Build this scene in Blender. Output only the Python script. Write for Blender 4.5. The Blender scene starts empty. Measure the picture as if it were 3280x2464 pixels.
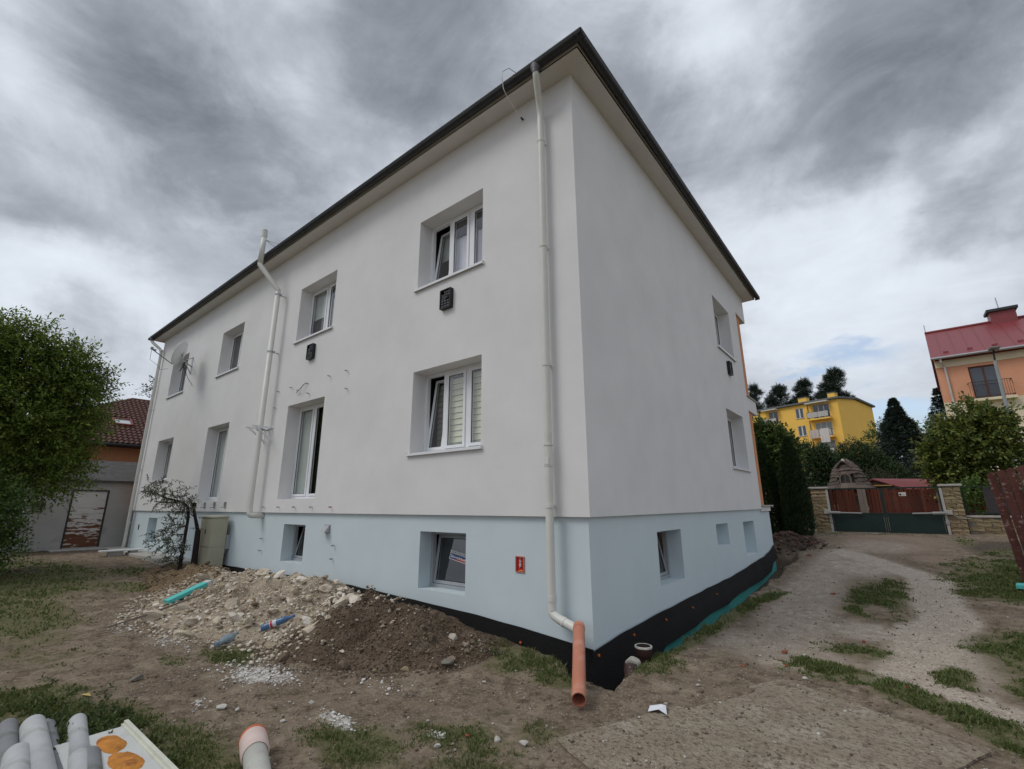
import bpy, bmesh, math, random
import numpy as np
from mathutils import Vector, Matrix
R = math.radians
scene = bpy.context.scene
COL = scene.collection

# ------------------------------------------------------------------ camera
cam_d = bpy.data.cameras.new('camera'); cam = bpy.data.objects.new('camera', cam_d); COL.objects.link(cam)
cam_d.sensor_width = 36.0; cam_d.lens = 1485.997/3280*36.0
cam_d.clip_start = 0.05; cam_d.clip_end = 3000
_yaw, _pit, _rol = R(-38.66202), R(14.50081), R(-0.26297)
_r = Vector((math.cos(_yaw), -math.sin(_yaw), 0))
_f = Vector((math.sin(_yaw)*math.cos(_pit), math.cos(_yaw)*math.cos(_pit), math.sin(_pit)))
_u = _r.cross(_f)
_r2 = _r*math.cos(_rol)+_u*math.sin(_rol); _u2 = _u*math.cos(_rol)-_r*math.sin(_rol)
CAM = Vector((2.76561, -4.87764, 0.14531))
cam.matrix_world = Matrix(((_r2.x,_u2.x,-_f.x,CAM.x),(_r2.y,_u2.y,-_f.y,CAM.y),(_r2.z,_u2.z,-_f.z,CAM.z),(0,0,0,1)))
scene.camera = cam

# ------------------------------------------------------------------ sky, sun, exposure
SUN_EL, SUN_AZ = 50.0, 216.0          # degrees; azimuth measured from +Y clockwise: light comes from the left, behind the camera
world = bpy.data.worlds.new('World'); scene.world = world; world.use_nodes = True
wt = world.node_tree; wt.nodes.clear()
def wn(t, **k):
    n = wt.nodes.new(t)
    for a, b in k.items(): setattr(n, a, b)
    return n
def wl(a, b): wt.links.new(a, b)
def wmath(op, a, b=None, clamp=False):
    n = wn('ShaderNodeMath', operation=op); n.use_clamp = clamp
    for i, v in enumerate((a, b)):
        if v is None: continue
        if isinstance(v, (int, float)): n.inputs[i].default_value = v
        else: wl(v, n.inputs[i])
    return n.outputs[0]
w_out = wn('ShaderNodeOutputWorld'); w_bg = wn('ShaderNodeBackground'); wl(w_bg.outputs[0], w_out.inputs[0])
sky = wn('ShaderNodeTexSky', sky_type='NISHITA'); sky.sun_disc = False
sky.sun_elevation = R(SUN_EL); sky.sun_rotation = R(SUN_AZ); sky.air_density = 1.0; sky.dust_density = 1.0
sky_s = wn('ShaderNodeVectorMath', operation='SCALE'); wl(sky.outputs[0], sky_s.inputs[0]); sky_s.inputs['Scale'].default_value = 0.10
tc = wn('ShaderNodeTexCoord'); sep = wn('ShaderNodeSeparateXYZ'); wl(tc.outputs['Generated'], sep.inputs[0])
fv = wn('ShaderNodeVectorMath', operation='MULTIPLY'); wl(tc.outputs['Generated'], fv.inputs[0]); fv.inputs[1].default_value = (1, 1, 1.9)   # clouds lie flatter towards the horizon
def wnoise(scale, detail, rough, dist, off=(0, 0, 0), src=None):
    mp = wn('ShaderNodeMapping'); wl(src or fv.outputs[0], mp.inputs[0]); mp.inputs['Location'].default_value = off
    n = wn('ShaderNodeTexNoise'); wl(mp.outputs[0], n.inputs['Vector'])
    n.inputs['Scale'].default_value = scale; n.inputs['Detail'].default_value = detail
    n.inputs['Roughness'].default_value = rough; n.inputs['Distortion'].default_value = dist
    return n
# warped direction for the big cloud masses
nw = wnoise(3.6, 6, 0.62, 0.0, (3.1, 1.7, 0), tc.outputs['Generated'])
wv = wn('ShaderNodeVectorMath', operation='SUBTRACT'); wl(nw.outputs['Color'], wv.inputs[0]); wv.inputs[1].default_value = (0.5, 0.5, 0.5)
ws = wn('ShaderNodeVectorMath', operation='SCALE'); wl(wv.outputs[0], ws.inputs[0]); ws.inputs['Scale'].default_value = 0.26
wa = wn('ShaderNodeVectorMath', operation='ADD'); wl(tc.outputs['Generated'], wa.inputs[0]); wl(ws.outputs[0], wa.inputs[1])
def blob(c, rad, amp):
    d = wn('ShaderNodeVectorMath', operation='DISTANCE'); wl(wa.outputs[0], d.inputs[0]); d.inputs[1].default_value = c
    m = wn('ShaderNodeMapRange', interpolation_type='SMOOTHSTEP'); wl(d.outputs['Value'], m.inputs['Value'])
    m.inputs['From Min'].default_value = rad; m.inputs['From Max'].default_value = rad*0.05
    m.inputs['To Min'].default_value = 0.0; m.inputs['To Max'].default_value = amp
    return m.outputs[0]
CLOUDS = [((-0.768, 0.029, 0.64), 0.22, 0.32), ((-0.781, 0.105, 0.616), 0.22, 0.38), ((-0.791, 0.181, 0.584), 0.2, 0.42), ((-0.782, 0.285, 0.554), 0.18, 0.42), ((-0.748, 0.373, 0.549), 0.2, 0.25), ((-0.513, 0.364, 0.777), 0.26, 0.55), ((-0.597, 0.354, 0.72), 0.18, 0.25), ((-0.403, 0.439, 0.803), 0.25, 0.2), ((-0.233, 0.668, 0.707), 0.24, 0.4), ((-0.198, 0.758, 0.622), 0.14, 0.2), ((0.037, 0.739, 0.672), 0.2, 0.4), ((0.128, 0.763, 0.633), 0.2, 0.55), ((0.199, 0.793, 0.575), 0.16, 0.5), ((0.007, 0.804, 0.594), 0.14, 0.4), ((-0.082, 0.804, 0.589), 0.1, 0.2), ((0.182, 0.885, 0.428), 0.13, 0.45), ((0.138, 0.896, 0.423), 0.1, 0.3), ((0.075, 0.913, 0.401), 0.08, 0.3), ((-0.957, 0.12, 0.266), 0.09, 0.45), ((-0.899, 0.035, 0.436), 0.14, 0.3), ((-0.904, 0.12, 0.41), 0.16, 0.25), ((-0.871, -0.015, 0.49), 0.15, 0.15), ((-0.991, 0.053, 0.126), 0.3, -0.1), ((-0.081, 0.702, 0.708), 0.17, -0.45), ((-0.12, 0.653, 0.748), 0.1, -0.2), ((-0.049, 0.907, 0.418), 0.26, -0.4), ((0.034, 0.942, 0.334), 0.26, -0.3), ((0.184, 0.858, 0.48), 0.07, -0.5), ((0.166, 0.935, 0.314), 0.14, -0.3), ((-0.946, 0.072, 0.317), 0.15, -0.5), ((-0.921, 0.184, 0.343), 0.15, -0.35), ((-0.809, -0.026, 0.587), 0.14, -0.35), ((-0.854, 0.081, 0.515), 0.12, -0.4), ((-0.655, 0.253, 0.712), 0.14, -0.15), ((-0.714, 0.226, 0.663), 0.1, -0.1)]
big = wnoise(1.9, 5, 0.58, 0.5, (1.3, 4.2, 0.0)).outputs['Fac']
fine = wnoise(6.5, 7, 0.62, 0.6, (7.3, 2.2, 0.0)).outputs['Fac']
acc = wmath('ADD', wmath('MULTIPLY', wmath('SUBTRACT', big, 0.5), 1.0), wmath('MULTIPLY', wmath('SUBTRACT', fine, 0.5), 0.55))
acc = wmath('ADD', acc, 0.36)
mass = None
for c, rad, amp in CLOUDS: mass = blob(c, rad, amp) if mass is None else wmath('ADD', mass, blob(c, rad, amp))
tex = wnoise(3.4, 8, 0.63, 0.9, (0.7, 5.2, 2.0)).outputs['Fac']
mass = wmath('MULTIPLY', mass, wmath('ADD', wmath('MULTIPLY', tex, 1.3), 0.15))
acc = wmath('ADD', wmath('ADD', acc, mass), wmath('MULTIPLY', wmath('SUBTRACT', tex, 0.5), 0.8))
acc = wmath('ADD', wmath('MULTIPLY', acc, 0.64), 0.15)
ramp = wn('ShaderNodeValToRGB'); wl(acc, ramp.inputs[0]); cr = ramp.color_ramp
cr.elements[0].position = 0.0; cr.elements[0].color = (0.530, 0.572, 0.632, 1)
cr.elements[1].position = 1.0; cr.elements[1].color = (0.125, 0.140, 0.165, 1)
for p, c in ((0.20, (0.450, 0.485, 0.535)), (0.45, (0.300, 0.325, 0.365)), (0.70, (0.195, 0.214, 0.245))):
    e = cr.elements.new(p); e.color = (*c, 1)
# openings of blue sky low over the horizon
gap = wmath('MULTIPLY', big, 0.55)
fl = wn('ShaderNodeVectorMath', operation='MULTIPLY'); wl(tc.outputs['Generated'], fl.inputs[0]); fl.inputs[1].default_value = (1, 1, 3.6)
fn = wnoise(7.0, 4, 0.6, 0.5, (2.0, 0.4, 1.0), fl.outputs[0])          # long flat streaks near the horizon
fw_ = wn('ShaderNodeCombineXYZ'); wl(wmath('MULTIPLY', fn.outputs['Fac'], 0.5), fw_.inputs[2]); wl(wmath('MULTIPLY', fn.outputs['Fac'], 0.3), fw_.inputs[0])
fa = wn('ShaderNodeVectorMath', operation='ADD'); wl(fl.outputs[0], fa.inputs[0]); wl(fw_.outputs[0], fa.inputs[1])
def flat_blob(c, rad, amp):
    d = wn('ShaderNodeVectorMath', operation='DISTANCE'); wl(fa.outputs[0], d.inputs[0]); d.inputs[1].default_value = (c[0]+.15, c[1], c[2]*3.6+.25)
    m = wn('ShaderNodeMapRange', interpolation_type='SMOOTHSTEP'); wl(d.outputs['Value'], m.inputs['Value'])
    m.inputs['From Min'].default_value = rad; m.inputs['From Max'].default_value = 0.0; m.inputs['To Min'].default_value = 0.0; m.inputs['To Max'].default_value = amp
    return m.outputs[0]
for c, rad, amp in [((-0.046, 0.968, 0.247), 0.24, 0.52), ((0.019, 0.988, 0.15), 0.34, 0.5), ((0.154, 0.952, 0.265), 0.15, 0.25)]: gap = wmath('ADD', gap, flat_blob(c, rad, amp))
gm = wn('ShaderNodeMapRange', interpolation_type='SMOOTHSTEP'); wl(gap, gm.inputs['Value'])
gm.inputs['From Min'].default_value = 0.52; gm.inputs['From Max'].default_value = 0.85; gm.inputs['To Max'].default_value = 0.8
mix = wn('ShaderNodeMix', data_type='RGBA'); wl(gm.outputs[0], mix.inputs[0]); wl(ramp.outputs[0], mix.inputs[6]); wl(sky_s.outputs[0], mix.inputs[7])
wl(mix.outputs[2], w_bg.inputs[0]); w_bg.inputs[1].default_value = 1.0
world.cycles.sampling_method = 'MANUAL'; world.cycles.sample_map_resolution = 512
sun_d = bpy.data.lights.new('sun', 'SUN'); sun = bpy.data.objects.new('sun', sun_d); COL.objects.link(sun)
sun_d.energy = 0.75; sun_d.angle = R(24); sun_d.color = (1.0, 0.96, 0.90)
_az, _el = R(SUN_AZ), R(SUN_EL)
sdir = Vector((math.sin(_az)*math.cos(_el), math.cos(_az)*math.cos(_el), math.sin(_el)))
sun.rotation_euler = sdir.to_track_quat('Z', 'Y').to_euler(); sun.location = (0, -10, 30)
vs = scene.view_settings; vs.view_transform = 'Standard'; vs.look = 'None'; vs.gamma = 1.0; vs.exposure = 0.65; vs.use_curve_mapping = False
scene.cycles.max_bounces = 8; scene.cycles.diffuse_bounces = 4; scene.cycles.transparent_max_bounces = 12

# ------------------------------------------------------------------ helpers
ORI = {}
class MB:
    def __init__(s): s.v = []; s.f = []
    def add(s, vs, fs):
        o = len(s.v); s.v += [tuple(v) for v in vs]; s.f += [tuple(i+o for i in f) for f in fs]; return s
    def box(s, a, b, fn=None):
        (x0,y0,z0),(x1,y1,z1) = a, b
        v = [(x0,y0,z0),(x1,y0,z0),(x1,y1,z0),(x0,y1,z0),(x0,y0,z1),(x1,y0,z1),(x1,y1,z1),(x0,y1,z1)]
        if fn: v = [fn(*p) for p in v]
        return s.add(v, [(0,3,2,1),(4,5,6,7),(0,1,5,4),(1,2,6,5),(2,3,7,6),(3,0,4,7)])
    def quad(s, *p): return s.add(p, [tuple(range(len(p)))])
    def bar(s, a, b, w, h, up=(0,0,1)):
        a, b = Vector(a), Vector(b); d = (b-a).normalized(); u = Vector(up)
        if abs(d.dot(u)) > .99: u = Vector((1,0,0))
        x = d.cross(u).normalized(); y = x.cross(d).normalized()
        v = [p+x*i*w/2+y*j*h/2 for p in (a,b) for i,j in ((-1,-1),(1,-1),(1,1),(-1,1))]
        return s.add(v, [(3,2,1,0),(4,5,6,7),(0,1,5,4),(1,2,6,5),(2,3,7,6),(3,0,4,7)])
    def tube(s, pts, rad, n=12, cap=True, inner=None):
        pts = [Vector(p) for p in pts]; m = len(pts)
        rr = rad if isinstance(rad, (list, tuple)) else [rad]*m
        t0 = (pts[1]-pts[0]).normalized(); u = Vector((0,0,1)) if abs(t0.z) < .9 else Vector((1,0,0))
        x = t0.cross(u).normalized(); rings = []
        for i, p in enumerate(pts):
            t = (pts[min(i+1,m-1)]-pts[max(i-1,0)]).normalized()
            x = (x-t*x.dot(t)).normalized(); y = t.cross(x)
            rings.append([p+(x*math.cos(2*math.pi*k/n)+y*math.sin(2*math.pi*k/n))*rr[i] for k in range(n)])
        o = len(s.v); s.v += [tuple(v) for r in rings for v in r]
        for i in range(m-1):
            for k in range(n):
                a = o+i*n+k; b = o+i*n+(k+1)%n
                s.f.append((a, b, b+n, a+n))
        if cap:
            s.f.append(tuple(o+k for k in reversed(range(n)))); s.f.append(tuple(o+(m-1)*n+k for k in range(n)))
        return s
    def lathe(s, prof, c=(0,0,0), n=20):
        o = len(s.v); m = len(prof)
        for r, z in prof:
            for k in range(n): s.v.append((c[0]+r*math.cos(2*math.pi*k/n), c[1]+r*math.sin(2*math.pi*k/n), c[2]+z))
        for i in range(m-1):
            for k in range(n):
                a = o+i*n+k; b = o+i*n+(k+1)%n; s.f.append((a,b,b+n,a+n))
        return s
def link(name, mesh, parent=None):
    o = bpy.data.objects.new(name, mesh); COL.objects.link(o)
    if parent is not None: o.parent = parent
    return o
def obj(name, mb, mat, parent=None, smooth=False, local=False, base=None, bevel=0):
    """One mesh object. World coordinates are turned into the parent's frame (parents are only moved, never turned, unless local)."""
    v = np.array(mb.v, dtype=float).reshape(-1, 3)
    off = np.zeros(3)
    if parent is not None and not local: off = np.array(ORI.get(parent.name, (0,0,0)), dtype=float)
    loc = None
    if parent is None and not local:
        if base is None: base = ((v[:,0].min()+v[:,0].max())/2, (v[:,1].min()+v[:,1].max())/2, v[:,2].min())
        off = np.array(base, dtype=float); loc = base
    v = v-off
    me = bpy.data.meshes.new(name); me.from_pydata(v.tolist(), [], mb.f)
    if mat: me.materials.append(mat)
    if smooth: me.polygons.foreach_set('use_smooth', [True]*len(me.polygons))
    o = link(name, me, parent)
    if loc is not None: o.location = loc
    ORI[o.name] = tuple(off)
    if bevel:
        b = o.modifiers.new('bevel', 'BEVEL'); b.width = bevel; b.segments = 2; b.limit_method = 'ANGLE'
    if smooth == 'angle':
        pass
    return o
def thing(name, loc, label, cat, group=None, rot=None):
    o = bpy.data.objects.new(name, None); COL.objects.link(o); o.location = loc; o.empty_display_size = .2
    ORI[o.name] = tuple(loc)
    if rot: o.rotation_euler = rot
    return tag(o, label, cat, group)
def tag(o, label=None, cat=None, group=None, kind=None):
    if label: o['label'] = label
    if cat: o['category'] = cat
    if group: o['group'] = group
    if kind: o['kind'] = kind
    return o
def arc(pts, r, seg=5):
    """round the corners of a polyline"""
    pts = [Vector(p) for p in pts]; out = [pts[0]]
    for i in range(1, len(pts)-1):
        a, b, c = pts[i-1], pts[i], pts[i+1]
        ra = min(r, (a-b).length*.49); rc = min(r, (c-b).length*.49)
        p, q = b+(a-b).normalized()*ra, b+(c-b).normalized()*rc
        for k in range(seg+1):
            t = k/seg; out.append(p*(1-t)**2+b*2*t*(1-t)+q*t*t)
    out.append(pts[-1]); return out
def npmesh(name, V, F, mat, parent=None, smooth=False, attr=None):
    """fast mesh from arrays; F is (n,3) or (n,4)"""
    V = np.asarray(V, np.float32); F = np.asarray(F, np.int32); k = F.shape[1]
    me = bpy.data.meshes.new(name); me.vertices.add(len(V)); me.vertices.foreach_set('co', V.ravel())
    me.loops.add(F.size); me.loops.foreach_set('vertex_index', F.ravel())
    me.polygons.add(len(F)); me.polygons.foreach_set('loop_start', np.arange(0, F.size, k, dtype=np.int32))
    me.polygons.foreach_set('loop_total', np.full(len(F), k, np.int32))
    if smooth: me.polygons.foreach_set('use_smooth', np.ones(len(F), bool))
    me.update(calc_edges=True)
    for an, av in (attr or {}).items():
        a = me.color_attributes.new(an, 'FLOAT_COLOR', 'POINT')
        c = np.ones((len(V), 4), np.float32); c[:, :av.shape[1]] = av; a.data.foreach_set('color', c.ravel())
    if mat: me.materials.append(mat)
    return link(name, me, parent)
# ---- value noise
def _h(i, j, k, seed):
    n = (i*374761393+j*668265263+k*2147483647+seed*1274126177) & 0xffffffff
    n = ((n ^ (n >> 13))*1274126177) & 0xffffffff
    n = (n ^ (n >> 16)) & 0xffffff
    return n/float(0xffffff)
def vnoise(x, y, z=0.0, seed=0):
    x = np.asarray(x, float); y = np.asarray(y, float); z = np.asarray(z, float)+0*x
    i, j, k = np.floor(x).astype(np.int64), np.floor(y).astype(np.int64), np.floor(z).astype(np.int64)
    a, b, c = x-i, y-j, z-k
    a, b, c = a*a*(3-2*a), b*b*(3-2*b), c*c*(3-2*c); r = 0
    for di in (0, 1):
        for dj in (0, 1):
            for dk in (0, 1):
                r = r+_h(i+di, j+dj, k+dk, seed)*(a if di else 1-a)*(b if dj else 1-b)*(c if dk else 1-c)
    return r
def fbm(x, y, z=0.0, seed=0, oct=4, gain=.5):
    r, amp, tot, s = 0, 1, 0, 1
    for o in range(oct):
        r = r+vnoise(np.asarray(x)*s, np.asarray(y)*s, np.asarray(z)*s, seed+o*17)*amp; tot += amp; amp *= gain; s *= 2.03
    return r/tot
def S(t):
    t = np.clip(t, 0, 1); return t*t*(3-2*t)

# ------------------------------------------------------------------ materials
MATS = {}
def mat(name, col, rough=.8, var=.12, scale=6.0, bump=0.0, bscale=80.0, metal=0.0, spec=.4, col2=None, dist=None, trans=None, detail=5, stain=None):
    if name in MATS: return MATS[name]
    m = bpy.data.materials.new(name); m.use_nodes = True; nt = m.node_tree; b = nt.nodes['Principled BSDF']
    b.inputs['Roughness'].default_value = rough; b.inputs['Metallic'].default_value = metal
    b.inputs['Specular IOR Level'].default_value = spec
    t = nt.nodes.new('ShaderNodeTexCoord'); n = nt.nodes.new('ShaderNodeTexNoise'); nt.links.new(t.outputs['Object'], n.inputs['Vector'])
    n.inputs['Scale'].default_value = scale; n.inputs['Detail'].default_value = detail; n.inputs['Roughness'].default_value = .6
    r = nt.nodes.new('ShaderNodeValToRGB'); nt.links.new(n.outputs['Fac'], r.inputs[0])
    c2 = col2 or tuple(min(1, c*(1+var)) for c in col); c1 = col if col2 else tuple(c*(1-var) for c in col)
    r.color_ramp.elements[0].position = .3; r.color_ramp.elements[1].position = .7
    r.color_ramp.elements[0].color = (*c1, 1); r.color_ramp.elements[1].color = (*c2, 1)
    out = r.outputs[0]
    if stain:        # (colour, scale, threshold, softness): patches of dirt or wear
        sc, ss, th, so = stain
        n3 = nt.nodes.new('ShaderNodeTexNoise'); nt.links.new(t.outputs['Object'], n3.inputs['Vector'])
        n3.inputs['Scale'].default_value = ss; n3.inputs['Detail'].default_value = 8; n3.inputs['Roughness'].default_value = .65
        mr = nt.nodes.new('ShaderNodeMapRange'); nt.links.new(n3.outputs['Fac'], mr.inputs[0])
        mr.inputs[1].default_value = th; mr.inputs[2].default_value = th+so
        mx = nt.nodes.new('ShaderNodeMix'); mx.data_type = 'RGBA'; nt.links.new(mr.outputs[0], mx.inputs[0]); nt.links.new(out, mx.inputs[6])
        mx.inputs[7].default_value = (*sc, 1); out = mx.outputs[2]
    nt.links.new(out, b.inputs['Base Color'])
    if bump:
        n2 = nt.nodes.new('ShaderNodeTexNoise'); nt.links.new(t.outputs['Object'], n2.inputs['Vector'])
        n2.inputs['Scale'].default_value = bscale; n2.inputs['Detail'].default_value = 4
        bp = nt.nodes.new('ShaderNodeBump'); bp.inputs['Strength'].default_value = bump; bp.inputs['Distance'].default_value = dist or .01
        nt.links.new(n2.outputs['Fac'], bp.inputs['Height']); nt.links.new(bp.outputs[0], b.inputs['Normal'])
    if trans:
        b.inputs['Transmission Weight'].default_value = trans
    MATS[name] = m; return m
def leafmat(name, cols, rough=.55, tl=.25):
    """foliage: colour differs from leaf to leaf (random per mesh island), some light passes through"""
    if name in MATS: return MATS[name]
    m = bpy.data.materials.new(name); m.use_nodes = True; nt = m.node_tree; b = nt.nodes['Principled BSDF']; out = nt.nodes['Material Output']
    g = nt.nodes.new('ShaderNodeNewGeometry'); r = nt.nodes.new('ShaderNodeValToRGB'); nt.links.new(g.outputs['Random Per Island'], r.inputs[0])
    for i, c in enumerate(cols):
        p = i/(len(cols)-1)
        if i == 0: e = r.color_ramp.elements[0]
        elif i == len(cols)-1: e = r.color_ramp.elements[-1]
        else: e = r.color_ramp.elements.new(p)
        e.position = p; e.color = (*c, 1)
    nt.links.new(r.outputs[0], b.inputs['Base Color']); b.inputs['Roughness'].default_value = rough; b.inputs['Specular IOR Level'].default_value = .35
    if tl:
        tr = nt.nodes.new('ShaderNodeBsdfTranslucent'); nt.links.new(r.outputs[0], tr.inputs[0]); ms = nt.nodes.new('ShaderNodeMixShader'); ms.inputs[0].default_value = tl
        nt.links.new(b.outputs[0], ms.inputs[1]); nt.links.new(tr.outputs[0], ms.inputs[2]); nt.links.new(ms.outputs[0], out.inputs[0])
    MATS[name] = m; return m
def glassmat(name, tint=(.96,.975,.97), rough=.015, refl=1.0):
    if name in MATS: return MATS[name]
    m = bpy.data.materials.new(name); m.use_nodes = True; nt = m.node_tree; nt.nodes.clear(); out = nt.nodes.new('ShaderNodeOutputMaterial')
    tr = nt.nodes.new('ShaderNodeBsdfTransparent'); tr.inputs[0].default_value = (*tint, 1)
    gl = nt.nodes.new('ShaderNodeBsdfGlossy'); gl.inputs['Roughness'].default_value = rough; gl.inputs[0].default_value = (refl, refl, refl, 1)
    fr = nt.nodes.new('ShaderNodeFresnel'); fr.inputs[0].default_value = 2.0
    ge = nt.nodes.new('ShaderNodeNewGeometry'); iv = nt.nodes.new('ShaderNodeMath'); iv.operation = 'SUBTRACT'; iv.inputs[0].default_value = 1.0; nt.links.new(ge.outputs['Backfacing'], iv.inputs[1])
    mu = nt.nodes.new('ShaderNodeMath'); mu.operation = 'MULTIPLY'; nt.links.new(fr.outputs[0], mu.inputs[0]); nt.links.new(iv.outputs[0], mu.inputs[1])
    ms = nt.nodes.new('ShaderNodeMixShader'); nt.links.new(mu.outputs[0], ms.inputs[0]); nt.links.new(tr.outputs[0], ms.inputs[1]); nt.links.new(gl.outputs[0], ms.inputs[2])
    nt.links.new(ms.outputs[0], out.inputs[0]); MATS[name] = m; return m
M_PLASTER = mat('white_plaster', (.745,.735,.733), .93, .05, 1.1, .6, 190, spec=.2, dist=.004)
M_PLINTH = mat('blue_plinth_render', (.60,.685,.72), .9, .03, 1.6, .4, 240, spec=.2, dist=.004)
M_SOFFIT = mat('soffit_plaster', (.70,.675,.645), .9, .04, 2, .25, 200, spec=.2, dist=.004)
M_PVC = mat('white_pvc', (.78,.79,.81), .35, .03, 5)
M_PVCGREY = mat('grey_pvc', (.33,.35,.37), .4, .06, 5)
M_PIPE = mat('offwhite_downspout', (.66,.655,.61), .42, .04, 4, stain=((.52,.51,.46), 3.0, .62, .2))
M_DARK = mat('dark_gutter', (.026,.027,.030), .45, .2, 5)
M_SEAM = mat('gutter_seam', (.02,.02,.022), .5, .2, 5)
M_ORANGE = mat('orange_wall', (.62,.27,.13), .9, .06, 3, .3, 200, dist=.004)
M_BLACK = mat('black_plastic', (.012,.012,.014), .4, .2, 8)
M_STEEL = mat('galvanised_steel', (.42,.43,.44), .4, .12, 20, metal=.8)
M_GLASS = glassmat('window_glass')
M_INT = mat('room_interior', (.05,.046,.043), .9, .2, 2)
# ------------------------------------------------------------------ ground
def base_h(x, y):
    return -1.5+.25*S((-x-5)/13)+.62*S((y-3)/13.5)+5*S((y-22)/50)
_ex = [-2.2,-1.7,-.95,-.45,.0,.5]; _ey = [-.45,-.02,.05,.10,.46,.52]
def trench(x, y):
    n = (fbm(x*2.2, y*2.2, seed=5, oct=3)-.5)*.28
    e = np.interp(x, _ex, _ey)
    w = .44+.10*S((y-3)/4)
    ins = np.minimum(w-x, y+e)+n
    return S(ins/.13)*S((10.4-y)/.3)*(x > -2.3)
def ground_h(x, y):
    x = np.asarray(x, float); y = np.asarray(y, float)
    z = base_h(x, y)+(fbm(x*.7, y*.7, seed=1)-.5)*.09+(fbm(x*4, y*4, seed=2, oct=4)-.5)*.045+(fbm(x*17, y*17, seed=3, oct=3)-.5)*.022
    u = ((x-.59)*.4108+(y+1.67)*.9117)/2.556; v = ((x-.59)*.8917-(y+1.67)*.4526)/1.503      # dished under the concrete slab
    k = S((.5-np.abs(u-.5))/.03+.3)*S((.5-np.abs(v-.5))/.05+.3)
    return z*(1-k)+k*(-1.505+(z-base_h(x, y))*.25)-.45*trench(x, y)
def gh(x, y): return float(ground_h(np.array([x]), np.array([y]))[0])
def blobs(x, y, L):
    r = np.zeros_like(x)
    for b in L:
        bx, by, rx, ry = b[:4]; a = b[4] if len(b) > 4 else 1.0
        d = np.sqrt(((x-bx)/rx)**2+((y-by)/ry)**2); r = np.maximum(r, a*np.clip(1.45-d*.9, 0, 1))
    return r
def pline(x, y, P, w, amp=1.0):
    d = np.full_like(x, 1e9)
    for (ax, ay), (bx, by) in zip(P[:-1], P[1:]):
        dx, dy = bx-ax, by-ay; t = np.clip(((x-ax)*dx+(y-ay)*dy)/(dx*dx+dy*dy), 0, 1)
        d = np.minimum(d, np.hypot(x-ax-t*dx, y-ay-t*dy))
    return amp*np.clip(1.45-d/w*.9, 0, 1)
GRASS = [(-12.4,-3.3,3.6,1.5,1.15),(-8.2,-3.9,2.0,1.0,1.15),(-17,-3.6,3,1.6,.6),(-12,-1.3,1.1,.42,.95),(-9.35,-1.85,.7,.36,.9),(-5.6,-3.6,1.5,.5,.62),
  (-3.3,-4.1,.9,.55),(-2.45,-3.62,.55,.34),(-1.45,-3.36,.6,.22,.9),(-1.0,-3.5,.9,.4),(-3.4,-2.27,.55,.24,.95),(-3.8,-2.75,.3,.15,.6),(-4.9,-2.3,.35,.16,.7),
  (-.8,-.45,.6,.42),(-.15,-.62,.3,.25,.9),(.05,-2.08,.55,.32,.8),(-.4,-2.6,.6,.3,.85),(.42,-1.65,.3,.22,.7),(.5,-2.4,.6,.4,.8),(.05,-1.55,.3,.18,.5),
  (.52,.32,.30,.36,.95),(2.33,5.9,.40,1.6),(2.15,4.7,.34,.6,.9),(2.2,2.2,.42,.5,.85),(2.95,1.75,.17,.4,.9),(1.95,1.0,.35,.2,.7),
  (4.5,8.6,1.05,2.0,1.2),(4.1,6.9,.75,.65,1.15),(4.1,3.1,.82,1.6,1.15),(3.62,1.5,.34,.9),(3.55,.4,.4,.6,.9),(2.3,16.25,.9,.28,.9),(.7,15.9,.6,.5,.8),(4.1,14.2,.3,1.4,.8),(4.6,12.0,.5,.7,.7),
  (6.5,6,2,4),(8,-2,4,5),(0,-12,9,5,.8),(-9,-9,6,4.2,.9),(12,8,5,9),(-12,4,3,1,.0)]
def grass_mask(x, y):
    g = blobs(x, y, GRASS)
    g = np.maximum(g, pline(x, y, [(.42,.2),(.50,2.1),(.60,4.2),(.86,5.4)], .17, .95))
    g = np.maximum(g, pline(x, y, [(1.7,1.3),(2.36,1.08),(2.9,.62),(3.3,.2)], .24, .95)*(.35+1.1*fbm(x*2.6, y*2.6, seed=44, oct=2)))
    g = g*(1-.85*blobs(x, y, [(2.28,4.75,.16,.35),(3.7,5.3,.6,.55)]))
    g = g*(.62+.80*fbm(x*1.5, y*1.5, seed=33, oct=3))
    g = np.maximum(g, S((np.hypot(x-1, y)-30)/20)*.9)
    return np.clip(g*(1-trench(x, y)), 0, 1)
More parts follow.
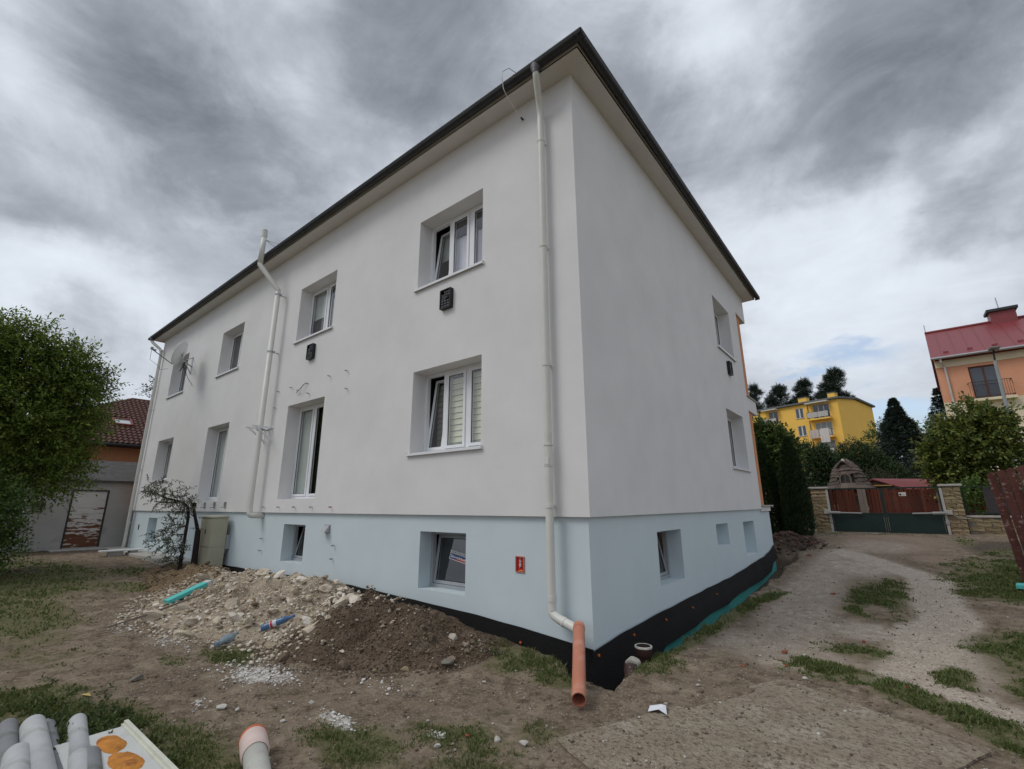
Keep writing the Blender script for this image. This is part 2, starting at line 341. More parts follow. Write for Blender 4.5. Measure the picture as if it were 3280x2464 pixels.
def masks(x, y):
    g = grass_mask(x, y)
    gr = np.maximum(pline(x, y, [(1.5,10.8),(2.4,9.1),(3.05,7.9),(3.0,6.2),(3.1,4.6),(2.8,3.7),(2.72,2.0),(2.62,1.1),(3.2,.75)], .36, 1.0),
                    pline(x, y, [(1.5,11.0),(1.35,8.0),(1.25,5.5),(1.4,3.0),(1.7,1.4)], .62, .62))
    gr = np.maximum(gr, blobs(x, y, [(1.3,1.9,.8,.9,.62),(2.2,3.3,.7,.7,.66),(1.9,8.8,.9,1.6,.7),(2.2,12.2,1.1,1.6,.55),(2.9,2.6,.5,1.8,.7)]))
    li = .82*blobs(x, y, [(-2.52,-2.36,.42,.24),(-2.2,-2.28,.2,.13,.9),(-4.6,-2.55,.75,.24,.62),(-.98,-2.46,.24,.12,.95),(-.62,-2.36,.14,.07,.6),(-.14,-2.14,.10,.06,1.0),(-5.6,-2.78,.42,.17,.55),(-2.22,-3.0,.16,.09,.6),(-3.4,-2.75,.4,.12,.5),(-1.75,-2.6,.2,.08,.45)])
    rd = .8*blobs(x, y, [(2.4,13.2,1.5,2.6),(3.2,10.4,.5,.8,.9),(3.75,5.35,.7,.5,.6),(-12,-2.2,4,.5,.5)])
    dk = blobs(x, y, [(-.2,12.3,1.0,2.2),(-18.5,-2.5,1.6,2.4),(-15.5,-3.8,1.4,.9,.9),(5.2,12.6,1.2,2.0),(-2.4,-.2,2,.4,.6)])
    return np.stack([g, gr, li], 1), np.stack([rd, dk, trench(x, y)], 1)
def axis(segs):
    out = []
    for a, b, d in segs: out += list(np.arange(a, b-1e-6, d))
    return np.array(out+[segs[-1][1]])
gx = axis([(-900,-100,100),(-100,-30,7),(-30,-20,1),(-20,-7,.13),(-7,-3.8,.055),(-3.8,3.4,.034),(3.4,6,.07),(6,14,.4),(14,40,3),(40,100,10),(100,900,100)])
gy = axis([(-900,-100,100),(-100,-20,8),(-20,-6,.5),(-6,-4.2,.09),(-4.2,2.2,.034),(2.2,7,.07),(7,18,.13),(18,30,.6),(30,120,4),(120,900,60)])
GX, GY = np.meshgrid(gx, gy); fx, fy = GX.ravel(), GY.ravel()
fz = ground_h(fx, fy)
inside = (fx > -18.2) & (fx < -.25) & (fy > .25) & (fy < 10)
fz[inside] = -2.1
nx, ny = len(gx), len(gy)
ii = (np.arange(ny-1)[:, None]*nx+np.arange(nx-1)[None]).ravel()
m1, m2 = masks(fx, fy)
def ground_material():
    m = bpy.data.materials.new('ground_soil'); m.use_nodes = True; nt = m.node_tree; b = nt.nodes['Principled BSDF']
    L = nt.links.new
    def N(t, **k):
        n = nt.nodes.new(t)
        for a, v in k.items(): setattr(n, a, v)
        return n
    geo = N('ShaderNodeNewGeometry')
    def noise(sc, det=6, ro=.62, off=0):
        mp = N('ShaderNodeMapping'); L(geo.outputs['Position'], mp.inputs[0]); mp.inputs['Location'].default_value = (off, off*1.7, 0)
        n = N('ShaderNodeTexNoise'); L(mp.outputs[0], n.inputs['Vector']); n.inputs['Scale'].default_value = sc; n.inputs['Detail'].default_value = det; n.inputs['Roughness'].default_value = ro
        return n.outputs['Fac']
    def mr(v, a, b_, c=0, d=1):
        n = N('ShaderNodeMapRange'); L(v, n.inputs[0]); n.inputs[1].default_value = a; n.inputs[2].default_value = b_; n.inputs[3].default_value = c; n.inputs[4].default_value = d; return n.outputs[0]
    def math_(op, a, b_):
        n = N('ShaderNodeMath', operation=op)
        for i, v in enumerate((a, b_)):
            if isinstance(v, (int, float)): n.inputs[i].default_value = v
            else: L(v, n.inputs[i])
        return n.outputs[0]
    def mixc(f, a, b_, bt='MIX'):
        n = N('ShaderNodeMix', data_type='RGBA', blend_type=bt)
        if isinstance(f, (int, float)): n.inputs[0].default_value = f
        else: L(f, n.inputs[0])
        for i, v in ((6, a), (7, b_)):
            if isinstance(v, tuple): n.inputs[i].default_value = (*v, 1)
            else: L(v, n.inputs[i])
        return n.outputs[2]
    a1 = N('ShaderNodeAttribute', attribute_name='m1'); s1 = N('ShaderNodeSeparateColor'); L(a1.outputs['Color'], s1.inputs[0])
    a2 = N('ShaderNodeAttribute', attribute_name='m2'); s2 = N('ShaderNodeSeparateColor'); L(a2.outputs['Color'], s2.inputs[0])
    nA, nB, nC, nD, nE = noise(1.1, 8, .65), noise(7, 8, .7, 3.3), noise(34, 6, .7, 7.7), noise(110, 4, .7, 1.9), noise(3.1, 9, .74, 5.1)
    soil = mixc(mr(nA, .35, .65), (0.185,0.139,0.099), (0.285,0.224,0.162))
    soil = mixc(mr(nB, .46, .60), soil, (0.124,0.091,0.064))
    soil = mixc(mr(nE, .52, .64, 0, .85), soil, (0.347,0.281,0.206))
    soil = mixc(mr(nC, .53, .66, 0, .8), soil, (0.401,0.327,0.242))
    soil = mixc(mr(nD, .60, .68, 0, .7), soil, (0.077,0.057,0.043))
    grav = mixc(mr(nB, .35, .65), (0.465,0.384,0.307), (0.700,0.612,0.502))
    grav = mixc(mr(nC, .40, .62), grav, (0.316,0.248,0.189))
    grav = mixc(mr(nD, .54, .66, 0, .8), grav, (0.700,0.700,0.700))
    def edge(maskv, w=.55, lo=.46, hi=.62):      # break a mask's edge up with noise
        t = math_('ADD', maskv, math_('MULTIPLY', math_('SUBTRACT', math_('ADD', math_('MULTIPLY', nB, .6), math_('MULTIPLY', nC, .4)), .5), w*2))
        return mr(t, lo, hi)
    red = mixc(mr(nC, .4, .6), (.235,.165,.118), (.385,.295,.225))
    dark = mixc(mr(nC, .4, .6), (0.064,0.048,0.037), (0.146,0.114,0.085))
    gs = mixc(mr(nC, .4, .62), (0.090,0.094,0.040), (0.216,0.190,0.107))
    col = mixc(edge(s2.outputs[0], .5, .4, .75), soil, red)
    col = mixc(edge(s1.outputs[1], .55, .35, .75), col, grav)
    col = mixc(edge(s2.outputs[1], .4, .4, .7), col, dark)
    col = mixc(mr(s2.outputs[2], .3, .8), col, dark)
    col = mixc(edge(s1.outputs[0], 1.15, .46, .86), col, gs)
    col = mixc(edge(s1.outputs[2], 1.5, .56, .92), col, mixc(mr(nC, .42, .58), (0.600,0.561,0.471), (.80,.79,.77)))
    # pale grains and small dark crumbs
    vor = N('ShaderNodeTexVoronoi'); L(geo.outputs['Position'], vor.inputs['Vector']); vor.inputs['Scale'].default_value = 46
    sp = N('ShaderNodeSeparateColor'); L(vor.outputs['Color'], sp.inputs[0])
    grain = math_('MULTIPLY', mr(vor.outputs['Distance'], .34, .22), mr(sp.outputs[0], .86, .9))
    col = mixc(math_('MULTIPLY', grain, math_('SUBTRACT', .85, s1.outputs[0])), col, (0.600,0.600,0.594))
    L(col, b.inputs['Base Color']); b.inputs['Roughness'].default_value = .95; b.inputs['Specular IOR Level'].default_value = .15
    h = math_('ADD', math_('MULTIPLY', nB, .55), math_('ADD', math_('MULTIPLY', nC, .35), math_('MULTIPLY', nD, .18)))
    h = math_('ADD', h, math_('MULTIPLY', grain, .25))
    bp = N('ShaderNodeBump'); bp.inputs['Strength'].default_value = 1.0; bp.inputs['Distance'].default_value = .05; L(h, bp.inputs['Height']); L(bp.outputs[0], b.inputs['Normal'])
    return m
M_GROUND = ground_material()
ground = npmesh('ground', np.stack([fx, fy, fz], 1), np.stack([ii, ii+1, ii+nx+1, ii+nx], 1), M_GROUND, smooth=True, attr={'m1': m1, 'm2': m2})
tag(ground, kind='structure')

# ---- stones: shared meshes of broken lumps
def rock_mesh(name, seed, m, sub=2, flat=.62, rough=.42):
    bm = bmesh.new(); bmesh.ops.create_icosphere(bm, subdivisions=sub, radius=.5)
    rs = np.random.RandomState(seed); pl = [(Vector(rs.normal(size=3)).normalized(), rs.uniform(.20, .40)) for _ in range(9)]
    ax = Vector((1, rs.uniform(.6, .95), flat*rs.uniform(.75, 1.15)))
    for v in bm.verts:
        for n, d in pl:                      # chop planes give broken faces
            k = v.co.dot(n)
            if k > d: v.co -= n*(k-d)
        q = v.co*3.1; v.co *= 1+rough*(float(fbm(q.x+9, q.y, q.z, seed=seed, oct=2))-.5)
        v.co = Vector((v.co.x*ax.x, v.co.y*ax.y, v.co.z*ax.z))
    me = bpy.data.meshes.new(name); bm.to_mesh(me); bm.free(); me.materials.append(m); return me
def rocks_np(P, sc, seed, n_var=6, sub=1):
    """many small lumps as one array mesh"""
    rs = np.random.RandomState(seed); Vs, Fs = [], []; o = 0
    vars_ = []
    for k in range(n_var):
        me = rock_mesh('tmp', seed*31+k, M_GROUND, sub=sub)
        v = np.empty(len(me.vertices)*3); me.vertices.foreach_get('co', v)
        f = np.array([list(p.vertices) for p in me.polygons]); vars_.append((v.reshape(-1, 3), f)); bpy.data.meshes.remove(me)
    pick = rs.randint(0, n_var, len(P))
    for k in range(n_var):
        idx = np.where(pick == k)[0]
        if not len(idx): continue
        v, f = vars_[k]; a = rs.uniform(0, 6.283, len(idx)); ca, sa = np.cos(a), np.sin(a)
        tilt = rs.uniform(-.5, .5, len(idx)); ct, st = np.cos(tilt), np.sin(tilt)
        X, Y, Z = v[:, 0][None], v[:, 1][None], v[:, 2][None]
        y2 = Y*ct[:, None]-Z*st[:, None]; z2 = Y*st[:, None]+Z*ct[:, None]
        x3 = X*ca[:, None]-y2*sa[:, None]; y3 = X*sa[:, None]+y2*ca[:, None]
        W = np.stack([x3, y3, z2], -1)*sc[idx][:, None, None]+P[idx][:, None, :]
        F = f[None]+(np.arange(len(idx))*len(v))[:, None, None]+o
        Vs.append(W.reshape(-1, 3)); Fs.append(F.reshape(-1, 3)); o += len(idx)*len(v)
    return np.concatenate(Vs), np.concatenate(Fs)
def islandmat(name, cols, rough=.9, bump=.5, bscale=40):
    m = leafmat(name, cols, rough, 0); nt = m.node_tree; b = nt.nodes['Principled BSDF']; b.inputs['Specular IOR Level'].default_value = .15
    ramp_ = [q for q in nt.nodes if q.type == 'VALTORGB'][0]; isl = ramp_.inputs[0].links[0].from_socket; oi = nt.nodes.new('ShaderNodeObjectInfo'); ad = nt.nodes.new('ShaderNodeMath'); nt.links.new(isl, ad.inputs[0]); nt.links.new(oi.outputs['Random'], ad.inputs[1]); fr_ = nt.nodes.new('ShaderNodeMath'); fr_.operation = 'FRACT'; nt.links.new(ad.outputs[0], fr_.inputs[0]); nt.links.new(fr_.outputs[0], ramp_.inputs[0])
    t = nt.nodes.new('ShaderNodeNewGeometry'); n = nt.nodes.new('ShaderNodeTexNoise'); nt.links.new(t.outputs['Position'], n.inputs['Vector']); n.inputs['Scale'].default_value = bscale; n.inputs['Detail'].default_value = 5
    bp = nt.nodes.new('ShaderNodeBump'); bp.inputs['Strength'].default_value = bump; bp.inputs['Distance'].default_value = .02; nt.links.new(n.outputs['Fac'], bp.inputs['Height']); nt.links.new(bp.outputs[0], b.inputs['Normal'])
    return m
M_PEB = islandmat('pebble_stone', [(.10,.078,.055),(.18,.14,.10),(.26,.21,.16),(.13,.10,.075),(.38,.33,.27),(.20,.16,.12),(.07,.055,.04),(.58,.55,.50),(.15,.115,.085),(.30,.25,.19)])
M_LIME = islandmat('lime_rubble', [(.54,.46,.35),(.68,.60,.49),(.46,.38,.28),(.72,.65,.55),(.60,.52,.41),(.30,.225,.15),(.70,.63,.53),(.78,.73,.65),(.22,.16,.105)], bump=1.0, bscale=34)
M_CLAY = islandmat('clay_clod', [(.17,.115,.07),(.24,.17,.10),(.13,.09,.06),(.29,.21,.13),(.10,.07,.05),(.34,.27,.18)], bscale=26)
M_SOILC = islandmat('soil_clod', [(.12,.086,.060),(.18,.134,.095),(.085,.061,.044),(.24,.185,.138),(.14,.104,.074),(.10,.073,.052),(.205,.157,.115),(.50,.45,.38)], bscale=30)

# ---- rubble heap and soil heap along the wall
_hx = [-12.2,-11.4,-10.5,-9.2,-8.0,-7,-6,-5,-4,-3.4,-2.95,-2.55,-2.1,-1.7,-1.25,-.85]
_hm = [0,.09,.17,.30,.33,.36,.43,.46,.46,.41,.42,.44,.36,.25,.10,0]
_hf = [-1.2,-1.35,-1.5,-1.8,-2.1,-2.5,-2.7,-2.5,-2.25,-2.15,-2.2,-2.15,-1.95,-1.75,-1.25,-.8]
def heap_h(x, y, sd, edgef=1.0):
    m = np.interp(x, _hx, _hm); f = np.interp(x, _hx, _hf)+(fbm(x*1.3, y*0, seed=sd, oct=2)-.5)*.35
    cy = -.72+(fbm(x*1.1, x*0, seed=sd+9, oct=2)-.5)*.3
    tf = (y-f)/(cy-f); tb = (0.12-y)/(.12-cy)
    t = np.where(y < cy, np.clip(tf, 0, 1.2)**1.12, np.clip(.15+.85*tb, 0, 1)); t = np.clip(t, 0, 1)
    t = np.where(t > .85, .85+(t-.85)*.6, t)
    lump = (fbm(x*2.1, y*2.1, seed=sd+1, oct=3)-.5)*.36+(fbm(x*6.5, y*6.5, seed=sd+2, oct=3)-.5)*.19+(fbm(x*22, y*22, seed=sd+3, oct=2)-.5)*.04
    return base_h(x, y)+m*t*1.08+lump*np.clip(t*2.2, 0, 1)*np.clip(m*4, 0, 1)-.10*(1-np.clip(t*5, 0, 1))-.05*(1-np.clip(m*12, 0, 1))
def top_h(x, y):
    return float(max(gh(x, y), heap_h(np.array([x]), np.array([y]), 40)[0] if x < -3.1 else heap_h(np.array([x]), np.array([y]), 60)[0]))
def heap(name, x0, x1, y0, y1, st, sd, m, label, cat):
    xs = np.arange(x0, x1+st/2, st); ys = np.arange(y0, y1+st/2, st); X, Y = np.meshgrid(xs, ys); z = heap_h(X.ravel(), Y.ravel(), sd)
    fade = S((X.ravel()-x0)/.35)*S((x1-X.ravel())/.35); z = base_h(X.ravel(), Y.ravel())-.18*(1-fade)+(z-base_h(X.ravel(), Y.ravel()))*fade
    n = len(xs); q = (np.arange(len(ys)-1)[:, None]*n+np.arange(n-1)[None]).ravel()
    o = npmesh(name, np.stack([X.ravel(), Y.ravel(), z], 1), np.stack([q, q+1, q+n+1, q+n], 1), m, smooth=True)
    return tag(o, label, cat)
def heapmat(name, cA, cB, cC, cD):
    m = mat(name, cA, .95, scale=5, bump=1.0, bscale=38, dist=.05, col2=cB, spec=.12, stain=(cC, 2.2, .52, .16), detail=8); nt = m.node_tree
    b = nt.nodes['Principled BSDF']; src = b.inputs['Base Color'].links[0].from_socket
    t = nt.nodes.new('ShaderNodeTexCoord'); n = nt.nodes.new('ShaderNodeTexNoise'); nt.links.new(t.outputs['Object'], n.inputs['Vector']); n.inputs['Scale'].default_value = 30; n.inputs['Detail'].default_value = 5
    mr = nt.nodes.new('ShaderNodeMapRange'); nt.links.new(n.outputs['Fac'], mr.inputs[0]); mr.inputs[1].default_value = .5; mr.inputs[2].default_value = .62
    mx = nt.nodes.new('ShaderNodeMix'); mx.data_type = 'RGBA'; nt.links.new(mr.outputs[0], mx.inputs[0]); nt.links.new(src, mx.inputs[6]); mx.inputs[7].default_value = (*cD, 1)
    nt.links.new(mx.outputs[2], b.inputs['Base Color']); return m
H_LIME = heapmat('lime_heap', (.30,.235,.165), (.50,.42,.32), (.19,.135,.088), (.50,.43,.34))
H_CLAY = heapmat('clay_heap', (.17,.115,.07), (.25,.18,.11), (.10,.07,.05), (.30,.23,.15))
H_SOIL = heapmat('soil_heap', (.115,.082,.056), (.175,.130,.092), (.215,.168,.122), (.085,.060,.042))
clay_heap = heap('clay_heap', -12.3, -7.4, -2.6, .02, .045, 40, H_CLAY, 'low heap of yellowish brown clay around the young tree', 'heap')
rubble_heap = heap('rubble_heap', -8.3, -2.85, -2.95, .02, .034, 40, H_LIME, 'heap of pale crumbled lime mortar rubble along the wall', 'heap')
soil_heap = heap('soil_heap', -3.55, -.75, -2.6, .02, .03, 60, H_SOIL, 'heap of dark brown soil against the black membrane', 'heap')
def strew(parent, name, meshes, n, xr, sd, size, seed, ylim=None, sink=.25):
    rs = np.random.RandomState(seed); k = 0
    while k < n:
        x = rs.uniform(*xr); f = np.interp(x, _hx, _hf); y = f+(rs.uniform(0, 1)**.8)*(-.55-f)
        if -6.95 < x < -6.3 and -2.2 < y < -1.3: continue      # the foam strip lies here
        if np.interp(x, _hx, _hm) < .08: continue
        s = size[0]*(size[1]/size[0])**(rs.uniform()**2.4)
        o = link(name, meshes[rs.randint(len(meshes))], parent); z = float(heap_h(np.array([x]), np.array([y]), sd)[0])
        o.location = (x, y, z+s*.5*.6*(1-sink*2)+.012); o.scale = (s*rs.uniform(.85, 1.3), s*rs.uniform(.8, 1.1), s); o.rotation_euler = (rs.uniform(-.5, .5), rs.uniform(-.5, .5), rs.uniform(0, 6.28)); k += 1
def crumbs(parent, name, n, xr, sd, size, seed, m, below=0.0):
    rs = np.random.RandomState(seed); x = rs.uniform(*xr, n); f = np.interp(x, _hx, _hf)-below; y = f+rs.uniform(0, 1, n)**.9*(-.3-f)
    s = size[0]*(size[1]/size[0])**(rs.uniform(0, 1, n)**2.2); z = np.maximum(heap_h(x, y, sd), ground_h(x, y))
    V, F = rocks_np(np.stack([x, y, z+s*.12], 1), s, seed)
    tag(npmesh(name, V, F, m, parent), kind='stuff')
LM = [rock_mesh('mortar_lump', 100+k, M_LIME, 2, .6, 1.1) for k in range(12)]
CM = [rock_mesh('clay_lump', 140+k, M_CLAY, 2, .6, .5) for k in range(6)]
SM = [rock_mesh('soil_lump', 170+k, M_SOILC, 2, .7, .5) for k in range(6)]
for me in LM+CM+SM: me.polygons.foreach_set('use_smooth', [False]*len(me.polygons))
strew(rubble_heap, 'mortar_lump', LM, 290, (-7.9,-2.75), 40, (.06,.33), 1, sink=.34)
crumbs(rubble_heap, 'mortar_crumbs', 6500, (-8.2,-2.8), 40, (.014,.10), 2, M_LIME, .12)
strew(clay_heap, 'clay_lump', CM, 70, (-11.6,-7.6), 40, (.05,.2), 3)
crumbs(clay_heap, 'clay_crumbs', 1800, (-11.8,-7.6), 40, (.015,.07), 4, M_CLAY)
strew(soil_heap, 'soil_lump', SM, 90, (-3.3,-1.1), 60, (.035,.17), 5, sink=.3)
strew(soil_heap, 'mortar_lump', LM, 26, (-3.4,-1.6), 60, (.03,.12), 55)
crumbs(soil_heap, 'soil_crumbs', 7000, (-3.3,-1.0), 60, (.008,.05), 6, M_SOILC, .12)
# pebbles over the open ground
rs = np.random.RandomState(11)
n = 34000; r_ = 1.6+rs.uniform(0, 1, n)**1.5*11; th = R(90)+R(38.66)+rs.uniform(-R(52), R(52), n)
pxx = CAM.x+r_*np.cos(th); pyy = CAM.y+r_*np.sin(th)
keep = (pyy < .0) | (pxx > .5); pxx, pyy = pxx[keep], pyy[keep]
g = grass_mask(pxx, pyy); keep = rs.uniform(0, 1, len(g)) > g*.8; pxx, pyy = pxx[keep], pyy[keep]
s = .007*(.045/.007)**(rs.uniform(0, 1, len(pxx))**3.2)
su = ((pxx-.59)*.4108+(pyy+1.67)*.9117)/2.556; sv = ((pxx-.59)*.8917-(pyy+1.67)*.4526)/1.503; on = (su > 0) & (su < 1) & (sv > 0) & (sv < 1)
V, F = rocks_np(np.stack([pxx, pyy, np.where(on, -1.484, ground_h(pxx, pyy))+s*.15], 1), s, 12)
tag(npmesh('pebbles', V, F, M_PEB), 'small pebbles and crumbs strewn over the bare ground', 'pebbles', kind='stuff')

rs = np.random.RandomState(19); cx_, cy_, cs_ = [], [], []
for bx_, by_, rx_, ry_, n in ((-2.52,-2.36,.26,.12,620),(-2.15,-2.26,.12,.07,120),(-4.6,-2.55,.4,.10,200),(-.98,-2.46,.12,.05,130),(-.14,-2.14,.05,.03,40),(-2.2,-3.02,.10,.05,40),(-1.3,-1.75,.3,.10,90),(-3.0,-2.5,.3,.15,120),(-5.9,-2.75,.3,.1,90)):
    cx_.append(rs.normal(bx_, rx_, n)); cy_.append(rs.normal(by_, ry_, n)); cs_.append(.008*(.055/.008)**(rs.uniform(0, 1, n)**2.6))
cx_, cy_, cs_ = map(np.concatenate, (cx_, cy_, cs_))
V, F = rocks_np(np.stack([cx_, cy_, ground_h(cx_, cy_)+cs_*.15], 1), cs_, 20)
tag(npmesh('lime_crumbs', V, F, islandmat('white_lime_crumb', [(.66,.64,.60),(.78,.77,.74),(.55,.51,.45),(.72,.70,.66)])), 'white lime crumbs spilled on the dirt below the heaps', 'lime crumbs', kind='stuff')
# ------------------------------------------------------------------ main house
HL, HR, HT = -18.39, 10.14, 6.36
house = thing('apartment_house', (-9.2, 5.0, -1.6), 'white rendered two storey apartment house with pale blue plinth and dark eaves', 'house')
fac = lambda u, w, z: (u, w, z)
gab = lambda u, w, z: (-w, u, z)
def wall(mb, mp, u0, u1, z0, z1, holes, dep, w0=0.0):
    us = sorted({u0, u1, *[h[0] for h in holes], *[h[1] for h in holes]}); zs = sorted({z0, z1, *[h[2] for h in holes], *[h[3] for h in holes]})
    for a, b in zip(us[:-1], us[1:]):
        for c, d in zip(zs[:-1], zs[1:]):
            if any(h[0] <= a and b <= h[1] and h[2] <= c and d <= h[3] for h in holes): continue
            mb.quad(mp(a,w0,c), mp(b,w0,c), mp(b,w0,d), mp(a,w0,d))
    for h in holes:
        a, b, c, d = h[:4]; e = w0+(h[4] if len(h) > 4 else dep)
        mb.quad(mp(a,w0,c), mp(a,w0,d), mp(a,e,d), mp(a,e,c)); mb.quad(mp(b,w0,c), mp(b,e,c), mp(b,e,d), mp(b,w0,d))
        mb.quad(mp(a,w0,d), mp(b,w0,d), mp(b,e,d), mp(a,e,d)); mb.quad(mp(a,w0,c), mp(a,e,c), mp(b,e,c), mp(b,w0,c))
UT, US, LT, LS, DB = 5.22, 3.86, 2.325, 0.955, 0.28
FH = [(-3.29,-1.73,US,UT),(-3.28,-1.715,LS,LT),(-7.65,-6.085,US,UT),(-7.64,-6.095,DB,LT+.005),(-12.35,-10.84,US,UT),(-12.38,-10.87,DB,LT+.005),(-16.79,-15.21,US,UT),(-16.83,-15.29,LS,LT)]
GH = [(6.60,8.12,US,UT),(6.64,8.20,LS,LT)]
PH = [(-2.99,-2.015,-1.055,-.245,.25),(-7.31,-6.43,-.96,-.23,.25),(-16.55,-15.65,-.99,-.22,.25)]
QH = [(2.04,3.03,-1.01,-.255,.25),(5.0,5.84,-.67,-.25,.25),(7.11,8.16,-1.01,-.265,.25)]
m = MB(); wall(m, fac, HL, 0, 0, HT, FH, .3); m.quad((HL,0,0),(0,0,0),(0,.05,0),(HL,.05,0)); obj('facade_wall', m, M_PLASTER, house)
m = MB(); wall(m, gab, 0, 9.02, 0, HT, GH, .3); m.quad((0,0,0),(0,9.02,0),(-.05,9.02,0),(-.05,0,0))
m.box((-1.6,9.02,5.54),(0,HR,HT)); m.quad((0,9.02,0),(0,9.02,5.54),(-.14,9.02,5.54),(-.14,9.02,0))
obj('gable_wall', m, M_PLASTER, house)
m = MB(); m.box((-1.7,9.02,2.63),(0,HR-.02,3.03)); m.box((-1.7,9.02,-.06),(0,HR,.06)); obj('balcony_slab', m, M_PLASTER, house, bevel=.008)
M_CONC = mat('pale_concrete', (.42,.40,.37), .9, .12, 7, .4, 120)
m = MB(); m.box((-1.7,9.02,3.032),(.035,HR+.06,3.06)); m.box((-1.7,9.02,.062),(.05,HR+.19,.10)); obj('slab_coping', m, M_CONC, house)
m = MB(); m.box((-1.2,9.03,.1),(-.05,9.62,2.63)); m.box((-1.2,9.03,3.062),(-.05,9.60,5.54)); obj('balcony_wall', m, M_ORANGE, house)
m = MB(); m.box((HL,9.05,0),(-1.2,9.3,HT)); m.box((HL,.02,0),(HL+.2,9.1,HT)); obj('rear_wall', m, M_ORANGE, house)
m = MB(); wall(m, fac, HL, -.05, -2.3, -.001, PH, .25, .05); wall(m, gab, .05, HR, -2.3, -.001, QH, .25, .05)
m.box((HL+.04,HR-.04,-2.3),(-.052,HR,-.061)); m.box((HL+.01,.06,-2.3),(HL+.05,HR-.05,-.01)); obj('plinth', m, M_PLINTH, house)
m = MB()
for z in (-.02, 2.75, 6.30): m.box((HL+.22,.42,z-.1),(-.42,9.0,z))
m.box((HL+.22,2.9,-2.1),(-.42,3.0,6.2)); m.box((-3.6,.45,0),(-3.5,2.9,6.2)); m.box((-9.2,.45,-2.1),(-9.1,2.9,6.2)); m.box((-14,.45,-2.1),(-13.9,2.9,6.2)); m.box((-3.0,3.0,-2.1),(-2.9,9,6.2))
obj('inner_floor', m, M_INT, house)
# openings in the plinth that hold no window are closed by a recess back
m = MB()
for a, b, c, d, e in PH[2:]: m.quad((a,.05+e,c),(b,.05+e,c),(b,.05+e,d),(a,.05+e,d))
for a, b, c, d, e in QH[1:]: m.quad((-.05-e,a,c),(-.05-e,b,c),(-.05-e,b,d),(-.05-e,a,d))
obj('recess_back', m, M_PLINTH, house)

